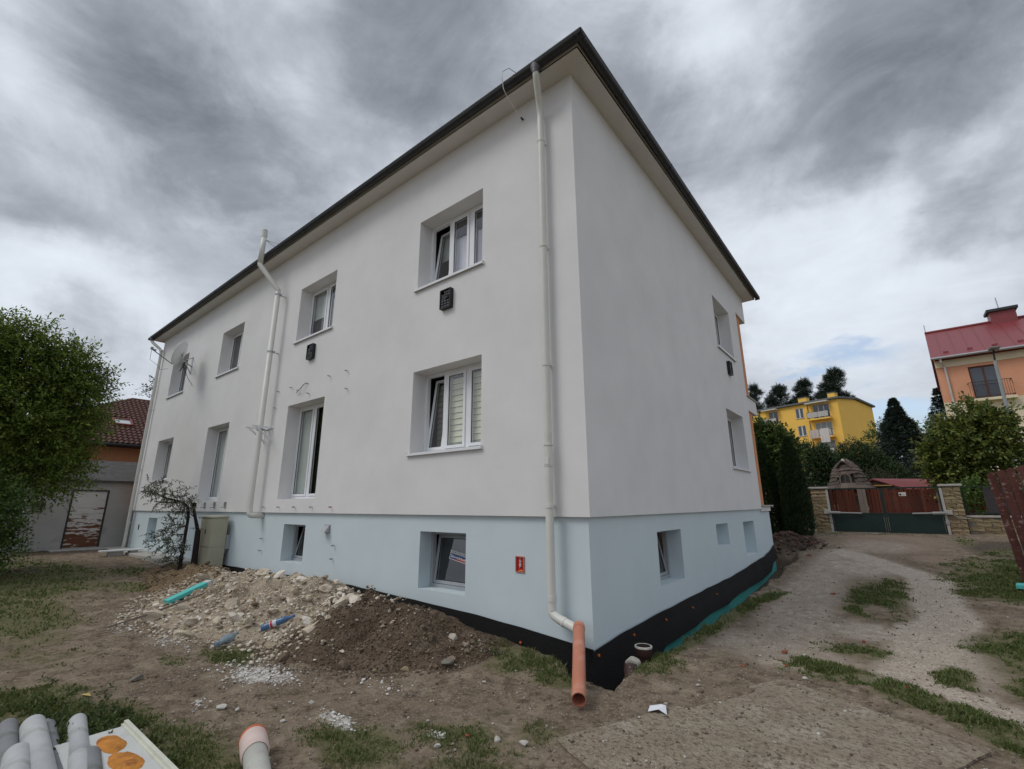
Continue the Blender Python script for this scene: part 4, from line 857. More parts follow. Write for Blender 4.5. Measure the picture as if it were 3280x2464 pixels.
for k in range(11): m.quad(stk(.03+k*.03,-.015,.003),stk(.043+k*.03+.004*(k%3),-.015,.003),stk(.043+k*.03,.012-.006*(k%2),.003),stk(.034+k*.03,.012,.003))
obj('small_print', m, mat('letter_grey', (.18,.18,.2), .5), t)

# steel exhaust hood on the plinth
t = thing('exhaust_hood', (-5.62,.05,-.36), 'small stainless exhaust hood on the blue plinth', 'vent hood')
m = MB(); m.box((-5.70,.035,-.345),(-5.52,.05,-.205)); obj('plate', m, M_STEEL, t)
v = [(-5.69,.034,-.215),(-5.53,.034,-.215),(-5.53,-.065,-.335),(-5.69,-.065,-.335),(-5.69,.034,-.34),(-5.53,.034,-.34)]
m = MB(); m.add(v, [(0,1,2,3),(0,3,4),(1,5,2)]); o = obj('hood', m, M_STEEL, t)
# row of white flat pipe stubs and rows of threaded anchors
for i, x in enumerate((-12.42,-11.70,-11.03,-10.35)):
    t = thing('wall_stub', (x,0,.15), '%s of the four small bracket stubs below the far balcony door' % ('leftmost','second from left','third from left','rightmost')[i], 'bracket', 'bracket stubs below the far balcony door')
    m = MB(); m.box((x-.055,-.02,.10),(x+.055,0,.24)); obj('plate', m, M_STEEL, t); m = MB(); m.tube([(x+.03,0,.12),(x-.02,-.10,.105)], .012, 8); obj('pin', m, M_STEEL, t)
def anchor(p, nrm, label, group, red=False):
    t = thing('wall_anchor', p, label, 'anchor', group); n = Vector(nrm); p = Vector(p)
    m = MB(); m.tube([p, p+n*.075], .008, 8); obj('rod', m, M_STEEL, t); m = MB(); m.tube([p+n*.03, p+n*.048], .017, 6); obj('nut', m, mat('red_cap', (.40,.04,.03), .5) if red else M_STEEL, t)
for i, x in enumerate((-8.18,-7.50,-6.82,-6.15,-5.45)): anchor((x,0,.115), (0,-1,0), '%s of the five anchors in the row under the near balcony door' % ('leftmost','second from left','middle, red capped','second from right','rightmost, red capped')[i], 'anchors under the near balcony door', red=i in (2,4))
for x, z, w_ in ((-5.95,2.735,'above the right jamb of the near balcony door'),(-5.316,2.731,'up right of the near balcony door, upper of the right pair'),(-5.26,2.353,'right of the near balcony door, lower of the right pair'),(-7.54,2.737,'above the left jamb of the near balcony door'),(-6.75,2.489,'right beside the loose wire above the near balcony door'),(-8.16,2.745,'between flue pipe and near balcony door, upper one'),(-8.24,2.363,'between flue pipe and near balcony door, lower one')): anchor((x,0,z), (0,-1,0), 'small anchor stub '+w_, 'anchors above the near balcony door')
for x, z, w_ in ((-5.33,-.56,'just below the exhaust hood, upper one'),(-5.35,-.79,'below the exhaust hood, lower one'),(-8.2,-.55,'left of the middle cellar window, upper one'),(-8.2,-.8,'left of the middle cellar window, lower one')): anchor((x,.05,z), (0,-1,0), 'small anchor stub in the plinth '+w_, 'anchors in the blue plinth')
m = MB(); m.tube([(-7.27,-.03,2.58),(-7.15,-.06,2.60),(-7.03,-.07,2.62),(-6.96,-.05,2.70),(-6.90,-.03,2.74),(-6.83,0,2.72)], .008, 6); m.tube([(-7.12,-.06,2.605),(-7.25,-.05,2.63)], .006, 6)
tag(obj('loose_wire', m, M_BLACK), 'loose wire end sticking out above the near balcony door', 'wire')
# lightning wire coming over the gutter to a black clip under the eave
t = thing('lightning_wire', (-.9,0,6.05), 'thin white lightning wire looping over the gutter to a black clip', 'wire')
m = MB(); m.tube([(-.75,-.30,6.62),(-.82,-.44,6.66),(-.90,-.50,6.60),(-.915,-.49,6.48),(-.94,-.42,6.36),(-.95,-.33,6.30),(-.93,-.15,6.18),(-.89,-.02,6.08)], .007, 8); obj('wire', m, M_PVC, t)
m = MB(); m.tube([(-.90,-.03,6.09),(-.87,-.03,6.04)], .016, 8); obj('clip', m, M_BLACK, t)
m = MB(); m.box((-17.52,.035,-.62),(-17.44,.05,-.46)); tag(obj('cable_slot', m, M_BLACK), 'narrow dark cable slot in the plinth near the far left corner', 'slot')
# ------------------------------------------------------------------ left side: shed, tiled house
M_SHED = mat('old_grey_render', (.40,.39,.375), .95, .10, 1.6, .5, 60, stain=((.27,.255,.235), 1.2, .56, .2))
M_FELT = mat('roofing_felt', (.085,.083,.082), .95, .25, 5, .5, 50)
sx = -19.0
shed = thing('shed', (sx-2,-1,-1.3), 'low grey rendered shed with a peeling panelled door', 'shed')
m = MB(); wall(m, lambda u,w,z: (sx-w,u,z), -4.6, 3.0, -1.5, .99, [(-1.56,-.655,-1.19,.66)], .1); m.box((sx-2.4,-4.6,-1.5),(sx-2.3,3,1.75)); m.box((sx-2.3,-4.6,-1.5),(sx-.01,-4.5,.97)); obj('wall', m, M_SHED, shed)
m = MB(); m.add([(sx+.12,-4.75,.95),(sx+.12,3.1,.95),(sx-2.5,3.1,1.82),(sx-2.5,-4.75,1.82),(sx+.12,-4.75,1.03),(sx+.12,3.1,1.03),(sx-2.5,3.1,1.90),(sx-2.5,-4.75,1.90)], [(0,3,2,1),(4,5,6,7),(0,1,5,4),(1,2,6,5),(2,3,7,6),(3,0,4,7)]); obj('roof', m, M_FELT, shed)
def peel():
    m = mat('peeling_white_door', (.60,.575,.545), .8, .06, 4, .3, 60, stain=((.155,.062,.032), 7.0, .50, .03)); nt = m.node_tree
    b = nt.nodes['Principled BSDF']; t = nt.nodes.new('ShaderNodeTexCoord'); mp = nt.nodes.new('ShaderNodeMapping'); nt.links.new(t.outputs['Object'], mp.inputs[0]); mp.inputs['Scale'].default_value = (1,.35,1.6)
    st = [n for n in nt.nodes if n.type == 'TEX_NOISE' and abs(n.inputs['Scale'].default_value-7) < .01][0]; nt.links.new(mp.outputs[0], st.inputs['Vector'])
    sp = nt.nodes.new('ShaderNodeSeparateXYZ'); nt.links.new(t.outputs['Object'], sp.inputs[0])   # wear is heaviest on the lower half of the door
    mr = nt.nodes.new('ShaderNodeMapRange'); nt.links.new(sp.outputs[2], mr.inputs[0]); mr.inputs[1].default_value = .25; mr.inputs[2].default_value = 1.75; mr.inputs[3].default_value = .10; mr.inputs[4].default_value = -.16
    ad = nt.nodes.new('ShaderNodeMath'); nt.links.new(st.outputs['Fac'], ad.inputs[0]); nt.links.new(mr.outputs[0], ad.inputs[1])
    ra = [n for n in nt.nodes if n.type == 'MAP_RANGE' and abs(n.inputs[1].default_value-.5) < .01][0]; nt.links.new(ad.outputs[0], ra.inputs[0]); return m
M_PEEL = peel()
m = MB(); m.box((sx-.06,-1.55,-1.18),(sx-.02,-.665,.65)); dr = obj('door', m, M_PEEL, shed); dr['label'] = 'white panelled shed door with peeling paint'
for a, b in ((-1.12,-.86),(-.80,-.52),(-.46,-.18),(-.10,.02),(.10,.58)):
    m = MB(); m.box((sx-.0195,-1.42,a),(sx-.008,-.79,b)); obj('door_panel', m, M_PEEL, dr, bevel=.012)
m = MB(); m.tube([(sx-.02,-.72,-.30),(sx+.03,-.72,-.30),(sx+.03,-.82,-.30)], .01, 8); obj('door_handle', m, M_BLACK, dr)
M_FR = mat('dark_door_frame', (.045,.04,.036), .8); m = MB(); m.box((sx-.05,-1.60,-1.2),(sx+.012,-1.552,.70)); m.box((sx-.05,-.663,-1.2),(sx+.012,-.615,.70)); m.box((sx-.05,-1.552,.652),(sx+.012,-.663,.70)); obj('door_frame', m, M_FR, shed)
t = thing('wall_rack', (sx,-2.37,.0), 'dark wooden rack on the grey shed wall under the tree', 'rack')
m = MB(); m.box((sx,-2.55,.14),(sx+.16,-2.2,.25)); obj('shelf', m, M_FR, t)
for y in (-2.47,-2.27): m = MB(); m.box((sx,y-.02,0),(sx+.04,y+.02,.14)); obj('leg', m, M_FR, t)
m = MB(); m.box((sx,-2.5,-.02),(sx+.05,-2.22,.005)); obj('rail', m, M_FR, t)
m = MB(); m.box((-18.98,-1.9,-1.33),(-18.3,.0,-1.215)); m.box((-18.98,-3.2,-1.36),(-18.75,-1.9,-1.27)); tag(obj('door_step', m, M_CONC, bevel=.015), 'worn concrete step in front of the shed door', 'step')
m = MB(); m.box((-18.3,-.55,-1.5),(-11.6,.045,-1.225)); tag(obj('concrete_apron', m, M_CONC, bevel=.01), 'narrow concrete apron along the far end of the plinth', 'apron')
# white board lying on blocks
t = thing('white_board', (-15.75,-.7,-1.26), 'white board lying on a low stone near the shed', 'board')
m = MB(); m.box((-15.95,-1.2,-1.16),(-15.6,-.2,-1.125)); obj('board', m, M_PVC, t, bevel=.004)
m = MB(); m.box((-15.9,-1.0,-1.4),(-15.65,-.65,-1.161)); m.box((-15.9,-.5,-1.4),(-15.65,-.3,-1.161)); obj('block', m, M_CONC, t, bevel=.01)
# closed white parasol hanging by the bush
t = thing('closed_parasol', (-16,-2.98,-1.3), 'closed white parasol standing behind the left bush', 'parasol')
m = MB(); m.tube([(-16,-3.05,-1.4),(-16,-2.93,.12)], .02, 8); obj('pole', m, M_STEEL, t)
m = MB(); m.tube([(-16,-3.03,-.48),(-16,-3.01,-.40),(-16,-2.99,-.2),(-16,-2.95,.0),(-16,-2.94,.06)], [.085,.075,.06,.03,.01], 9); obj('canopy', m, mat('parasol_cloth', (.6,.62,.58), .9, .1, 12), t)
# bent tube frame and twigs on the grass
m = MB(); rs_ = random.Random(4)
for k in range(9):
    x, y = -13.2+rs_.uniform(-.5,.5), -3.05+rs_.uniform(-.25,.35); a = rs_.uniform(0,6.28); l = rs_.uniform(.3,.7); z = gh(x,y)+.03
    m.tube([(x,y,z),(x+l*.5*math.cos(a),y+l*.5*math.sin(a),z+.06),(x+l*math.cos(a+.3),y+l*math.sin(a+.3),z+.02)], .012, 6)
tag(obj('branch_scraps', m, mat('dry_twig', (.16,.13,.11), .9, .3)), 'loose dry branches lying on the lawn under the left tree', 'branches', kind='stuff')

# tiled house behind the shed
h2 = thing('tiled_house', (-31,2.5,-1.2), 'orange house with brown red tiled roof behind the shed', 'house')
M_OR2 = mat('dull_orange_render', (.40,.20,.11), .9, .08, 2, .3, 90)
m = MB(); m.box((-36,-3.2,-1.5),(-27,7.2,3.2)); obj('wall', m, M_OR2, h2)
# hip roof: eave x=-26.4 z=3.15, ridge x=-31.5 z=6.2 between y=2.3 and 3.2
ev = [(-26.4,-3.9,3.1),(-26.4,8.2,3.1),(-36.6,8.2,3.1),(-36.6,-3.9,3.1)]; r0, r1 = (-31.5,2.0,6.25), (-31.5,3.0,6.25)
M_TILE = mat('red_brown_tile', (.070,.028,.022), .75, .35, 9, .3, 60, col2=(.125,.052,.038))
m = MB(); m.add(ev+[r0,r1], [(0,1,5,4),(1,2,5),(2,3,4,5),(3,0,4)]); m.box((-36.6,-3.9,2.98),(-26.4,8.2,3.09)); rf = obj('roof', m, M_FR, h2)
up = (Vector((-31.5,0,6.25))-Vector((-26.4,0,3.1))); sl = up.length; upn = up.normalized(); nrm = Vector((upn.z*1,0,-upn.x)).normalized()
tm = MB(); nn = 6; tw, tlth = .215, .31
for j in (0,1):
    for k in range(nn+1):
        yy = -tw/2+tw*k/nn; hh = .03*math.sin(math.pi*2*k/nn)+.05; tm.v.append((0+j*0, yy, 0)); tm.v[-1] = tuple(upn*(tlth*1.1*j)+Vector((0,yy,0))+nrm*(hh+(.05 if j == 0 else .0)))
for k in range(nn): tm.f.append((k, k+1, nn+2+k, nn+1+k))
for k in range(nn+1): tm.v.append(tuple(Vector(tm.v[k])-nrm*.04))
for k in range(nn): tm.f.append((k, 2*nn+2+k, 2*nn+3+k, k+1))
tme = bpy.data.meshes.new('roof_tile'); tme.from_pydata(tm.v, [], tm.f); tme.materials.append(M_TILE)
rest = MB()
for r in range(int(sl/tlth)):
    f = r*tlth/sl; y0, y1 = -3.9+(2.0+3.9)*f, 8.2+(3.0-8.2)*f; k = 0; y = -3.75
    while y < y1-.1:
        if y > y0+.1 and not (7 <= r <= 9 and 0.72 < y < 1.58):
            p = Vector((-26.4,y,3.1))+upn*(r*tlth)
            if .2 < y < 3.1 and r < 19:
                o = link('roof_tile', tme, rf); o.location = p-Vector(ORI[h2.name])*1+Vector((0,0,0)); o.location = p-Vector(ORI['tiled_house'])
            else: rest.add([p+Vector(v) for v in tm.v], tm.f)
        y += tw
tag(obj('roof_tiles', rest, M_TILE, rf), kind='stuff')
hm = MB(); hm.tube([ev[0], r0], .11, 8); hm.tube([r0, r1], .11, 8); hm.tube([r1, ev[1]], .11, 8); obj('ridge_cap', hm, M_TILE, rf)
m = MB(); m.tube([(-26.33,-3.9,3.06),(-26.33,8.2,3.06)], .07, 8); obj('gutter', m, M_DARK, h2)
c0 = Vector((-26.4,1.15,3.1))+upn*2.4
m = MB(); fr_ = lambda a,b,c: tuple(c0+upn*a+Vector((0,b,0))+nrm*c)
m.box((-.35,-.42,.02),(.35,-.34,.17), fr_); m.box((-.35,.34,.02),(.35,.42,.17), fr_); m.box((.30,-.34,.02),(.38,.34,.17), fr_); m.box((-.38,-.34,.02),(-.30,.34,.17), fr_); sk = obj('skylight', m, mat('skylight_frame', (.22,.07,.05), .6), h2)
m = MB(); m.box((-.30,-.34,.10),(.30,.34,.11), fr_); obj('pane', m, mat('skylight_glass', (.55,.58,.60), .08, .02, spec=1.0), sk)
# ------------------------------------------------------------------ driveway end: gate, pillars, fences
GY_ = 16.5
M_SPLIT = islandmat('split_sandstone_block', [(.25,.19,.115),(.30,.235,.145),(.22,.17,.10),(.27,.21,.13),(.32,.25,.155)], bump=1.0, bscale=22)
M_MORT = mat('grey_mortar', (.20,.18,.15), .95, .1, 8); M_GREEN = mat('dark_green_steel', (.010,.024,.020), .5, .15, 4); M_GSH = mat('dark_green_sheet', (.008,.026,.022), .5, .12, 3)
def block_mesh(name, sx_, sy_, sz_, seed):
    bm = bmesh.new(); bmesh.ops.create_cube(bm, size=1); bmesh.ops.subdivide_edges(bm, edges=bm.edges[:], cuts=1, use_grid_fill=True)
    rs = np.random.RandomState(seed)
    for v in bm.verts:
        v.co = Vector((v.co.x*sx_, v.co.y*sy_, v.co.z*sz_)); 
        if v.co.y < -sy_*.49: v.co.y += rs.uniform(-.03,.02)
        if abs(v.co.x) > sx_*.49: v.co.x += rs.uniform(-.008,.004)*np.sign(v.co.x)
    me = bpy.data.meshes.new(name); bm.to_mesh(me); bm.free(); me.materials.append(M_SPLIT); return me
BM_ = {k: [block_mesh('stone_block', *k, s) for s in range(4)] for k in ((.43,.40,.165),(.36,.30,.135),(.20,.40,.165))}
def pillar(x0, x1, zt, label, zb=-1.05):
    w = x1-x0; t = thing('gate_pillar', ((x0+x1)/2,GY_+.2,zb), label, 'pillar', 'sandstone pillars beside the gate')
    core = MB(); core.box((x0+.02,GY_+.02,zb),(x1-.02,GY_+.38,zt-.02)); obj('mortar_core', core, M_MORT, t); rr = random.Random(int(x0*10)); z = zb+.085; k = 0
    while z < zt-.08:
        cuts = [w*.62,w*.38] if k % 2 == 0 else [w*.4,w*.6]; xx = x0
        for c in cuts:
            o = link('stone_block', BM_[(.43,.40,.165)][rr.randrange(4)], t); o.location = (xx+c/2-(x0+x1)/2, 0, z-zb); o.scale = ((c-.012)/.43, 1, .72); xx += c
        z += .128; k += 1
    m = MB(); m.box((x0-.07,GY_-.06,zt-.02),(x1+.07,GY_+.46,zt+.05)); obj('coping', m, M_CONC, t, bevel=.015); return t
pillar(.27, .77, .69, 'sandstone gate pillar beside the thuja hedge'); pillar(4.03, 4.47, .69, 'sandstone gate pillar to the right of the gate')
lw = thing('boundary_wall', (5.9,GY_+.4,-1.05), 'low sandstone boundary wall right of the gate', 'wall'); rr = random.Random(3)
core = MB(); core.box((4.5,GY_+.24,-1.05),(9.5,GY_+.52,-.33)); obj('mortar_core', core, M_MORT, lw)
for r in range(5):
    x = 4.5+(.18 if r % 2 else 0)
    while x < 9.3:
        o = link('stone_block', BM_[(.36,.30,.135)][rr.randrange(4)], lw); o.location = (x+.18-5.9, -.02, .075+r*.145); o.scale = (.965,1,1); x += .372
m = MB(); m.box((4.48,GY_+.17,-.33),(9.5,GY_+.58,-.27)); obj('coping', m, M_CONC, lw, bevel=.01)
gate = thing('driveway_gate', (2.4,GY_,-.95), 'dark green double driveway gate with solid lower panels', 'gate')
for x0, x1 in ((.84,2.383),(2.437,3.94)):
    m = MB(); zt = .65
    for a, b in (((x0,GY_+.05,-.86),(x0,GY_+.05,zt)),((x1,GY_+.05,-.86),(x1,GY_+.05,zt))): m.bar(a, b, .05, .05, (0,1,0))
    for z in (-.84,-.22,zt): m.bar((x0+.025,GY_+.05,z),(x1-.025,GY_+.05,z), .045, .045)
    lf = obj('gate_leaf', m, M_GREEN, gate)
    m = MB(); m.box((x0+.03,GY_+.04,-.82),(x1-.03,GY_+.05,-.245)); obj('sheet_panel', m, M_GSH, lf)
    m = MB()
    for k in range(1,6): m.bar((x0+(x1-x0)*k/6,GY_+.05,-.2),(x0+(x1-x0)*k/6,GY_+.05,zt-.02), .006, .006)
    obj('wire_infill', m, M_GREEN, lf)
M_ARM = mat('grey_actuator', (.28,.28,.28), .45, .08)
for s_, x0, x1 in ((1,.62,1.75),(-1,4.16,3.15)):
    t = thing('gate_opener', (x0,GY_-.08,-.25), ('grey gate opener arm on the left pillar' if s_ > 0 else 'grey gate opener arm on the right pillar'), 'gate opener', 'gate opener arms')
    m = MB(); m.box((min(x0,x0+.18*s_),GY_-.14,-.24),(max(x0,x0+.18*s_),GY_+.01,-.10)); obj('mount', m, M_CONC, t, bevel=.01)
    m = MB(); m.tube([(x0+.12*s_,GY_-.1,-.19),(x0+.5*s_,GY_-.09,-.20)], .05, 10); m.tube([(x0+.5*s_,GY_-.09,-.20),(x1,GY_-.03,-.215)], .028, 10); obj('arm', m, M_ARM, t, smooth=False)
    m = MB(); m.tube([(x0+.03*s_,GY_-.08,-.24),(x0+.05*s_,GY_-.09,-.36),(x0-.18*s_*-1,GY_-.06,-.40)] if s_ > 0 else [(x0,GY_-.08,-.24),(x0+.12,GY_-.09,-.34),(x0+.42,GY_-.06,-.37)], .010, 6); obj('cable', m, M_CONC, t)
m = MB(); m.box((.55,GY_-.05,-1.1),(4.35,GY_+.25,-.885)); tag(obj('gate_threshold', m, M_CONC, bevel=.01), 'concrete threshold strip under the driveway gate', 'threshold')
for x in (.795,3.99): 
    t = thing('gate_post', (x,GY_+.05,-1.0), 'narrow grey concrete post at the %s edge of the gate' % ('left' if x < 2 else 'right'), 'post'); m = MB(); m.box((x-.035,GY_-.02,-1.0),(x+.035,GY_+.12,.62)); obj('shaft', m, M_CONC, t); m = MB(); m.box((x-.05,GY_-.04,-.55),(x+.05,GY_+.0,-.45)); obj('hinge', m, M_STEEL, t)
# red-brown board fence across the lane
M_BOARD = islandmat('red_brown_board', [(.095,.027,.018),(.120,.036,.024),(.072,.022,.016),(.135,.046,.030),(.10,.030,.021)], bump=.3, bscale=20)
fz0, fz1, FY = -.95, .74, 20.0
bf = thing('board_fence', (3,FY,-1.0), 'red brown wooden board fence behind the driveway gate', 'fence')
bmesh_b = MB(); bmesh_b.box((-.050,-.014,0),(.050,.014,1)); bme = bpy.data.meshes.new('fence_board'); bme.from_pydata(bmesh_b.v, [], bmesh_b.f); bme.materials.append(M_BOARD)
rr = random.Random(8); x = -1.5
while x < 9.5:
    if not (1.52 < x < 1.88 or 4.02 < x < 4.2):
        gap = .122 if x > 1.9 else .112
        o = link('fence_board', bme, bf); o.location = (x-3, rr.uniform(-.022,.022), .42+rr.uniform(-.03,.03)); o.scale = (1,1,1.27+rr.uniform(-.02,.03)); o.rotation_euler = (0, rr.uniform(-.006,.006), 0); x += gap
    else: x += .1
m = MB(); 
for z in (-.2,.45): m.box((-1.5,FY+.02,z),(9.5,FY+.06,z+.07))
obj('rail', m, M_BOARD, bf)
for x in (1.70,4.11,6.3): m = MB(); m.box((x-.14 if x < 4 else x-.07,FY-.07,-1.3),(x+.14 if x < 4 else x+.07,FY+.1,.76)); obj('post', m, mat('grey_brown_post', (.19,.155,.135), .95, .15, 6, .4, 40), bf)
m = MB(); m.box((-1.5,FY-.1,-1.4),(9.5,FY+.12,-.42)); obj('footing', m, M_CONC, bf)
t = thing('fence_sign', (3.02,FY-.03,.41), 'small white notice with a dark dog head on the board fence', 'sign')
m = MB(); m.box((2.91,FY-.035,.408),(3.135,FY-.028,.553)); obj('plate', m, mat('sign_white', (.62,.59,.54), .5), t)
m = MB(); m.add([(2.955+.034*math.cos(a)*(1+.18*math.sin(3*a)),FY-.037,.465+.034*math.sin(a)) for a in np.linspace(0,6.0,12)], [tuple(range(12))]); m.quad((2.99,FY-.037,.44),(3.01,FY-.037,.44),(3.01,FY-.037,.462),(2.99,FY-.037,.462)); m.quad((3.03,FY-.037,.445),(3.09,FY-.037,.445),(3.09,FY-.037,.458),(3.03,FY-.037,.458)); obj('print', m, M_BLACK, t)
# fence on the low wall, right of the gate
t = thing('mesh_fence', (6.5,17,-.27), 'dark netted fence panel on the low sandstone wall', 'fence')
m = MB(); 
for x in (4.55,5.6,6.7,7.8,8.9): m.bar((x,17.0,-.27),(x,17.0,.66), .04, .04, (0,1,0))
m.bar((4.55,17,.66),(9.4,17,.66), .03, .03); m.bar((4.55,17,-.20),(9.4,17,-.20), .03, .03); obj('frame', m, M_GREEN, t)
m = MB(); m.box((5.05,17.02,-.25),(5.55,17.03,.62)); obj('shade_net', m, mat('dark_net', (.045,.04,.042), .9), t)
# weathered red fence panel standing on the right, with a curved top
t = thing('plank_panel', (5.3,8.6,-1.3), 'weathered dark red plank fence panel with a curved top at the right edge', 'fence panel')
M_PLK = mat('weathered_red_plank', (.072,.022,.018), .85, .3, 4, .8, 30, col2=(.125,.044,.034), stain=((.26,.18,.155), 11, .57, .06))
for k in range(14):
    u0 = 4.37+k*.132; lean = -.065; tz = .66+.17*math.sin(math.pi*min(1,(k+.6)/14)); off = .035*(k % 2); y0 = 8.15-.045*k
    m = MB(); n = 6; z0 = -1.45
    m.add([(u0,y0-off,z0),(u0+.124,y0-off,z0),(u0+.124+lean*2,y0-off,tz+.012),(u0+.062+lean*2,y0-off,tz+.03),(u0+lean*2,y0-off,tz-.012)]+[(u0,y0-off+.026,z0),(u0+.124,y0-off+.026,z0),(u0+.124+lean*2,y0-off+.026,tz+.012),(u0+.062+lean*2,y0-off+.026,tz+.03),(u0+lean*2,y0-off+.026,tz-.012)], [(0,1,2,3,4),(9,8,7,6,5),(0,5,6,1),(1,6,7,2),(2,7,8,3),(3,8,9,4),(4,9,5,0)])
    obj('plank', m, M_PLK, t, bevel=.006)
m = MB(); m.bar((4.27,8.20,.25),(6.1,7.6,.25), .04, .07); m.bar((4.38,8.20,-.95),(6.2,7.6,-.95), .04, .07); obj('cross_rail', m, M_PLK, t)
# turquoise offcut on a white bag at the right edge
t = thing('foam_stack', (4.42,7.3,-1.35), 'turquoise foam offcut on a white bag at the right edge', 'foam')
m = MB(); m.add([(4.14,7.2,-1.285),(4.75,7.15,-1.285),(4.75,7.6,-1.285),(4.2,7.55,-1.285),(4.14,7.2,-1.23),(4.75,7.15,-1.23),(4.75,7.6,-1.23),(4.2,7.55,-1.23)], [(0,3,2,1),(4,5,6,7),(0,1,5,4),(1,2,6,5),(2,3,7,6),(3,0,4,7)]); obj('board', m, MATS['turquoise_foam'], t)
bag = rock_mesh('bag', 77, mat('white_bag', (.6,.62,.64), .5, .2, 14, .6, 20), 2, .5, .4); o = link('bag', bag, t); o.location = (.05,.05,-.02); o.scale = (.75,.5,.5)

# ------------------------------------------------------------------ shingled wooden turret and red roof behind the fence
tg = thing('shingled_turret', (1.15,22.6,-.5), 'small wooden turret with wavy grey brown shingles and an arched window', 'garden house')
M_SHG = islandmat('weathered_shingle', [(.10,.078,.066),(.135,.105,.09),(.08,.062,.054),(.16,.128,.11),(.115,.09,.078)], bump=.5, bscale=22)
tc_ = Vector((1.16,22.75,0)); prof = [(.98,.78),(.80,.98),(.68,1.2),(.62,1.42),(.56,1.62),(.46,1.80),(.30,1.98),(.12,2.12)]
def prof_r(z):
    zs = [p[1] for p in prof]; return float(np.interp(z, zs, [p[0] for p in prof]))
m = MB(); m.lathe([(r*.93,z) for r, z in prof]+[(0,2.13)], tuple(tc_), 20); obj('core', m, mat('dark_turret_core', (.03,.025,.022), .9), tg)
m = MB(); m.lathe([(.5,-1.2),(.5,.8)], tuple(tc_), 16); obj('wall', m, mat('brown_timber', (.09,.055,.038), .85, .2), tg)
rr = random.Random(5)
for r in range(8):
    z = .80+r*.165; rad = prof_r(z+.02); rad2 = prof_r(z+.2); nsh = 22
    for k in range(nsh):
        a0 = 2*math.pi*(k+.5*(r % 2))/nsh; 
        aa = math.atan2(math.sin(a0), math.cos(a0)); front = abs(aa+math.pi/2-(.0)) < .46 and 1.02 < z+.1 < 1.46
        if front: continue
        da = math.pi/nsh*1.02; dz = rr.uniform(-.02,.02); m = MB(); p = []
        for rr_, zz in ((rad+.075, z+dz+.03*math.sin(a0*3+r)),(rad2-.01, z+.245)):
            for s_ in (-1,1): p.append((tc_.x+rr_*math.cos(a0+s_*da), tc_.y+rr_*math.sin(a0+s_*da), zz))
        q = [(x_-(x_-tc_.x)*.03, y_-(y_-tc_.y)*.03, z_-.035) for x_, y_, z_ in p]
        m.add(p+q, [(0,1,3,2),(4,6,7,5),(0,4,5,1),(0,2,6,4),(1,5,7,3)]); obj('shingle', m, M_SHG, tg)
m = MB(); n = 10; c = (tc_.x-.06, tc_.y-.70); w_, zb, zm = .235, 1.03, 1.26
out_, inn = [], []
for R2_, L_ in ((w_,out_),(w_-.06,inn)): L_ += [(c[0]-R2_,c[1],zb)]+[(c[0]-R2_*math.cos(math.pi*k/n),c[1],zm+R2_*math.sin(math.pi*k/n)) for k in range(n+1)]+[(c[0]+R2_,c[1],zb)]
for k in range(len(out_)-1):
    a, b, c2, d2 = out_[k], out_[k+1], inn[k+1], inn[k]; sh = lambda p, e: (p[0],p[1]+e,p[2])
    m.add([a,b,c2,d2,sh(a,.25),sh(b,.25),sh(c2,.25),sh(d2,.25)], [(0,1,2,3),(0,4,5,1),(3,2,6,7)])
m.box((c[0]-w_-.03,c[1]-.05,zb-.06),(c[0]+w_+.03,c[1]+.1,zb)); m.box((c[0]-.015,c[1]+.02,zb),(c[0]+.015,c[1]+.06,zm+w_-.05)); wf = obj('arched_window', m, mat('pale_timber', (.16,.12,.09), .85), tg)
m = MB(); m.add([(p[0],p[1]+.06,p[2]) for p in inn], [tuple(range(len(inn)))]); obj('pane', m, mat('dark_pane', (.02,.025,.02), .1, spec=.6), wf)
m = MB(); c3 = (tc_.x-.08, tc_.y-.52, 1.86)
pts = [(-.30,-.10),(-.2,.02),(-.09,.16),(0,.21),(.09,.16),(.2,.02),(.30,-.10)]
m.add([(c3[0]+a,c3[1],c3[2]+b) for a, b in pts]+[(c3[0]+a*.4,c3[1]+.5,c3[2]+.1+b*.6) for a, b in pts], [(k,k+1,k+8,k+7) for k in range(6)]); m.tube([(c3[0]+a,c3[1],c3[2]+b) for a, b in pts], .035, 6); obj('eyebrow_dormer', m, M_SHG, tg)
m = MB(); m.tube([(tc_.x-.06,tc_.y-.45,2.02),(tc_.x-.05,tc_.y-.35,2.16)], [.09,.05], 8); obj('finial', m, mat('pale_clay', (.40,.36,.31), .9), tg)
M_RMET = mat('dark_red_metal', (.20,.040,.042), .45, .08, 3)
t = thing('garden_shed', (3.0,24,-1), 'low garden shed with dark red metal roof behind the board fence', 'shed')
zr_, ze_ = 1.22, .82
m = MB(); m.add([(2.08,23,1.20),(4.9,26,1.20),(3.3,23.0,.68),(6.6,26,.68),(1.55,23,.92),(4.2,26.2,.92)], [(0,1,3,2),(0,4,5,1)]); o = obj('roof', m, M_RMET, t); so = o.modifiers.new('s','SOLIDIFY'); so.thickness = .05; so.offset = -1
m = MB(); m.add([(1.75,23.12,-.9),(3.15,23.12,-.9),(3.15,23.12,.74),(2.08,23.12,1.12),(1.75,23.12,.95)], [(0,1,2,3,4)]); m.add([(3.15,23.12,-.9),(6,26,-.9),(6,26,.7),(3.15,23.12,.72)], [(0,1,2,3)]); obj('wall', m, mat('brown_timber',(.09,.055,.038)), t)
m = MB(); m.box((1.95,22.98,.90),(2.75,23.1,.945)); obj('gable_batten', m, mat('yellow_batten', (.45,.28,.10), .8), t)

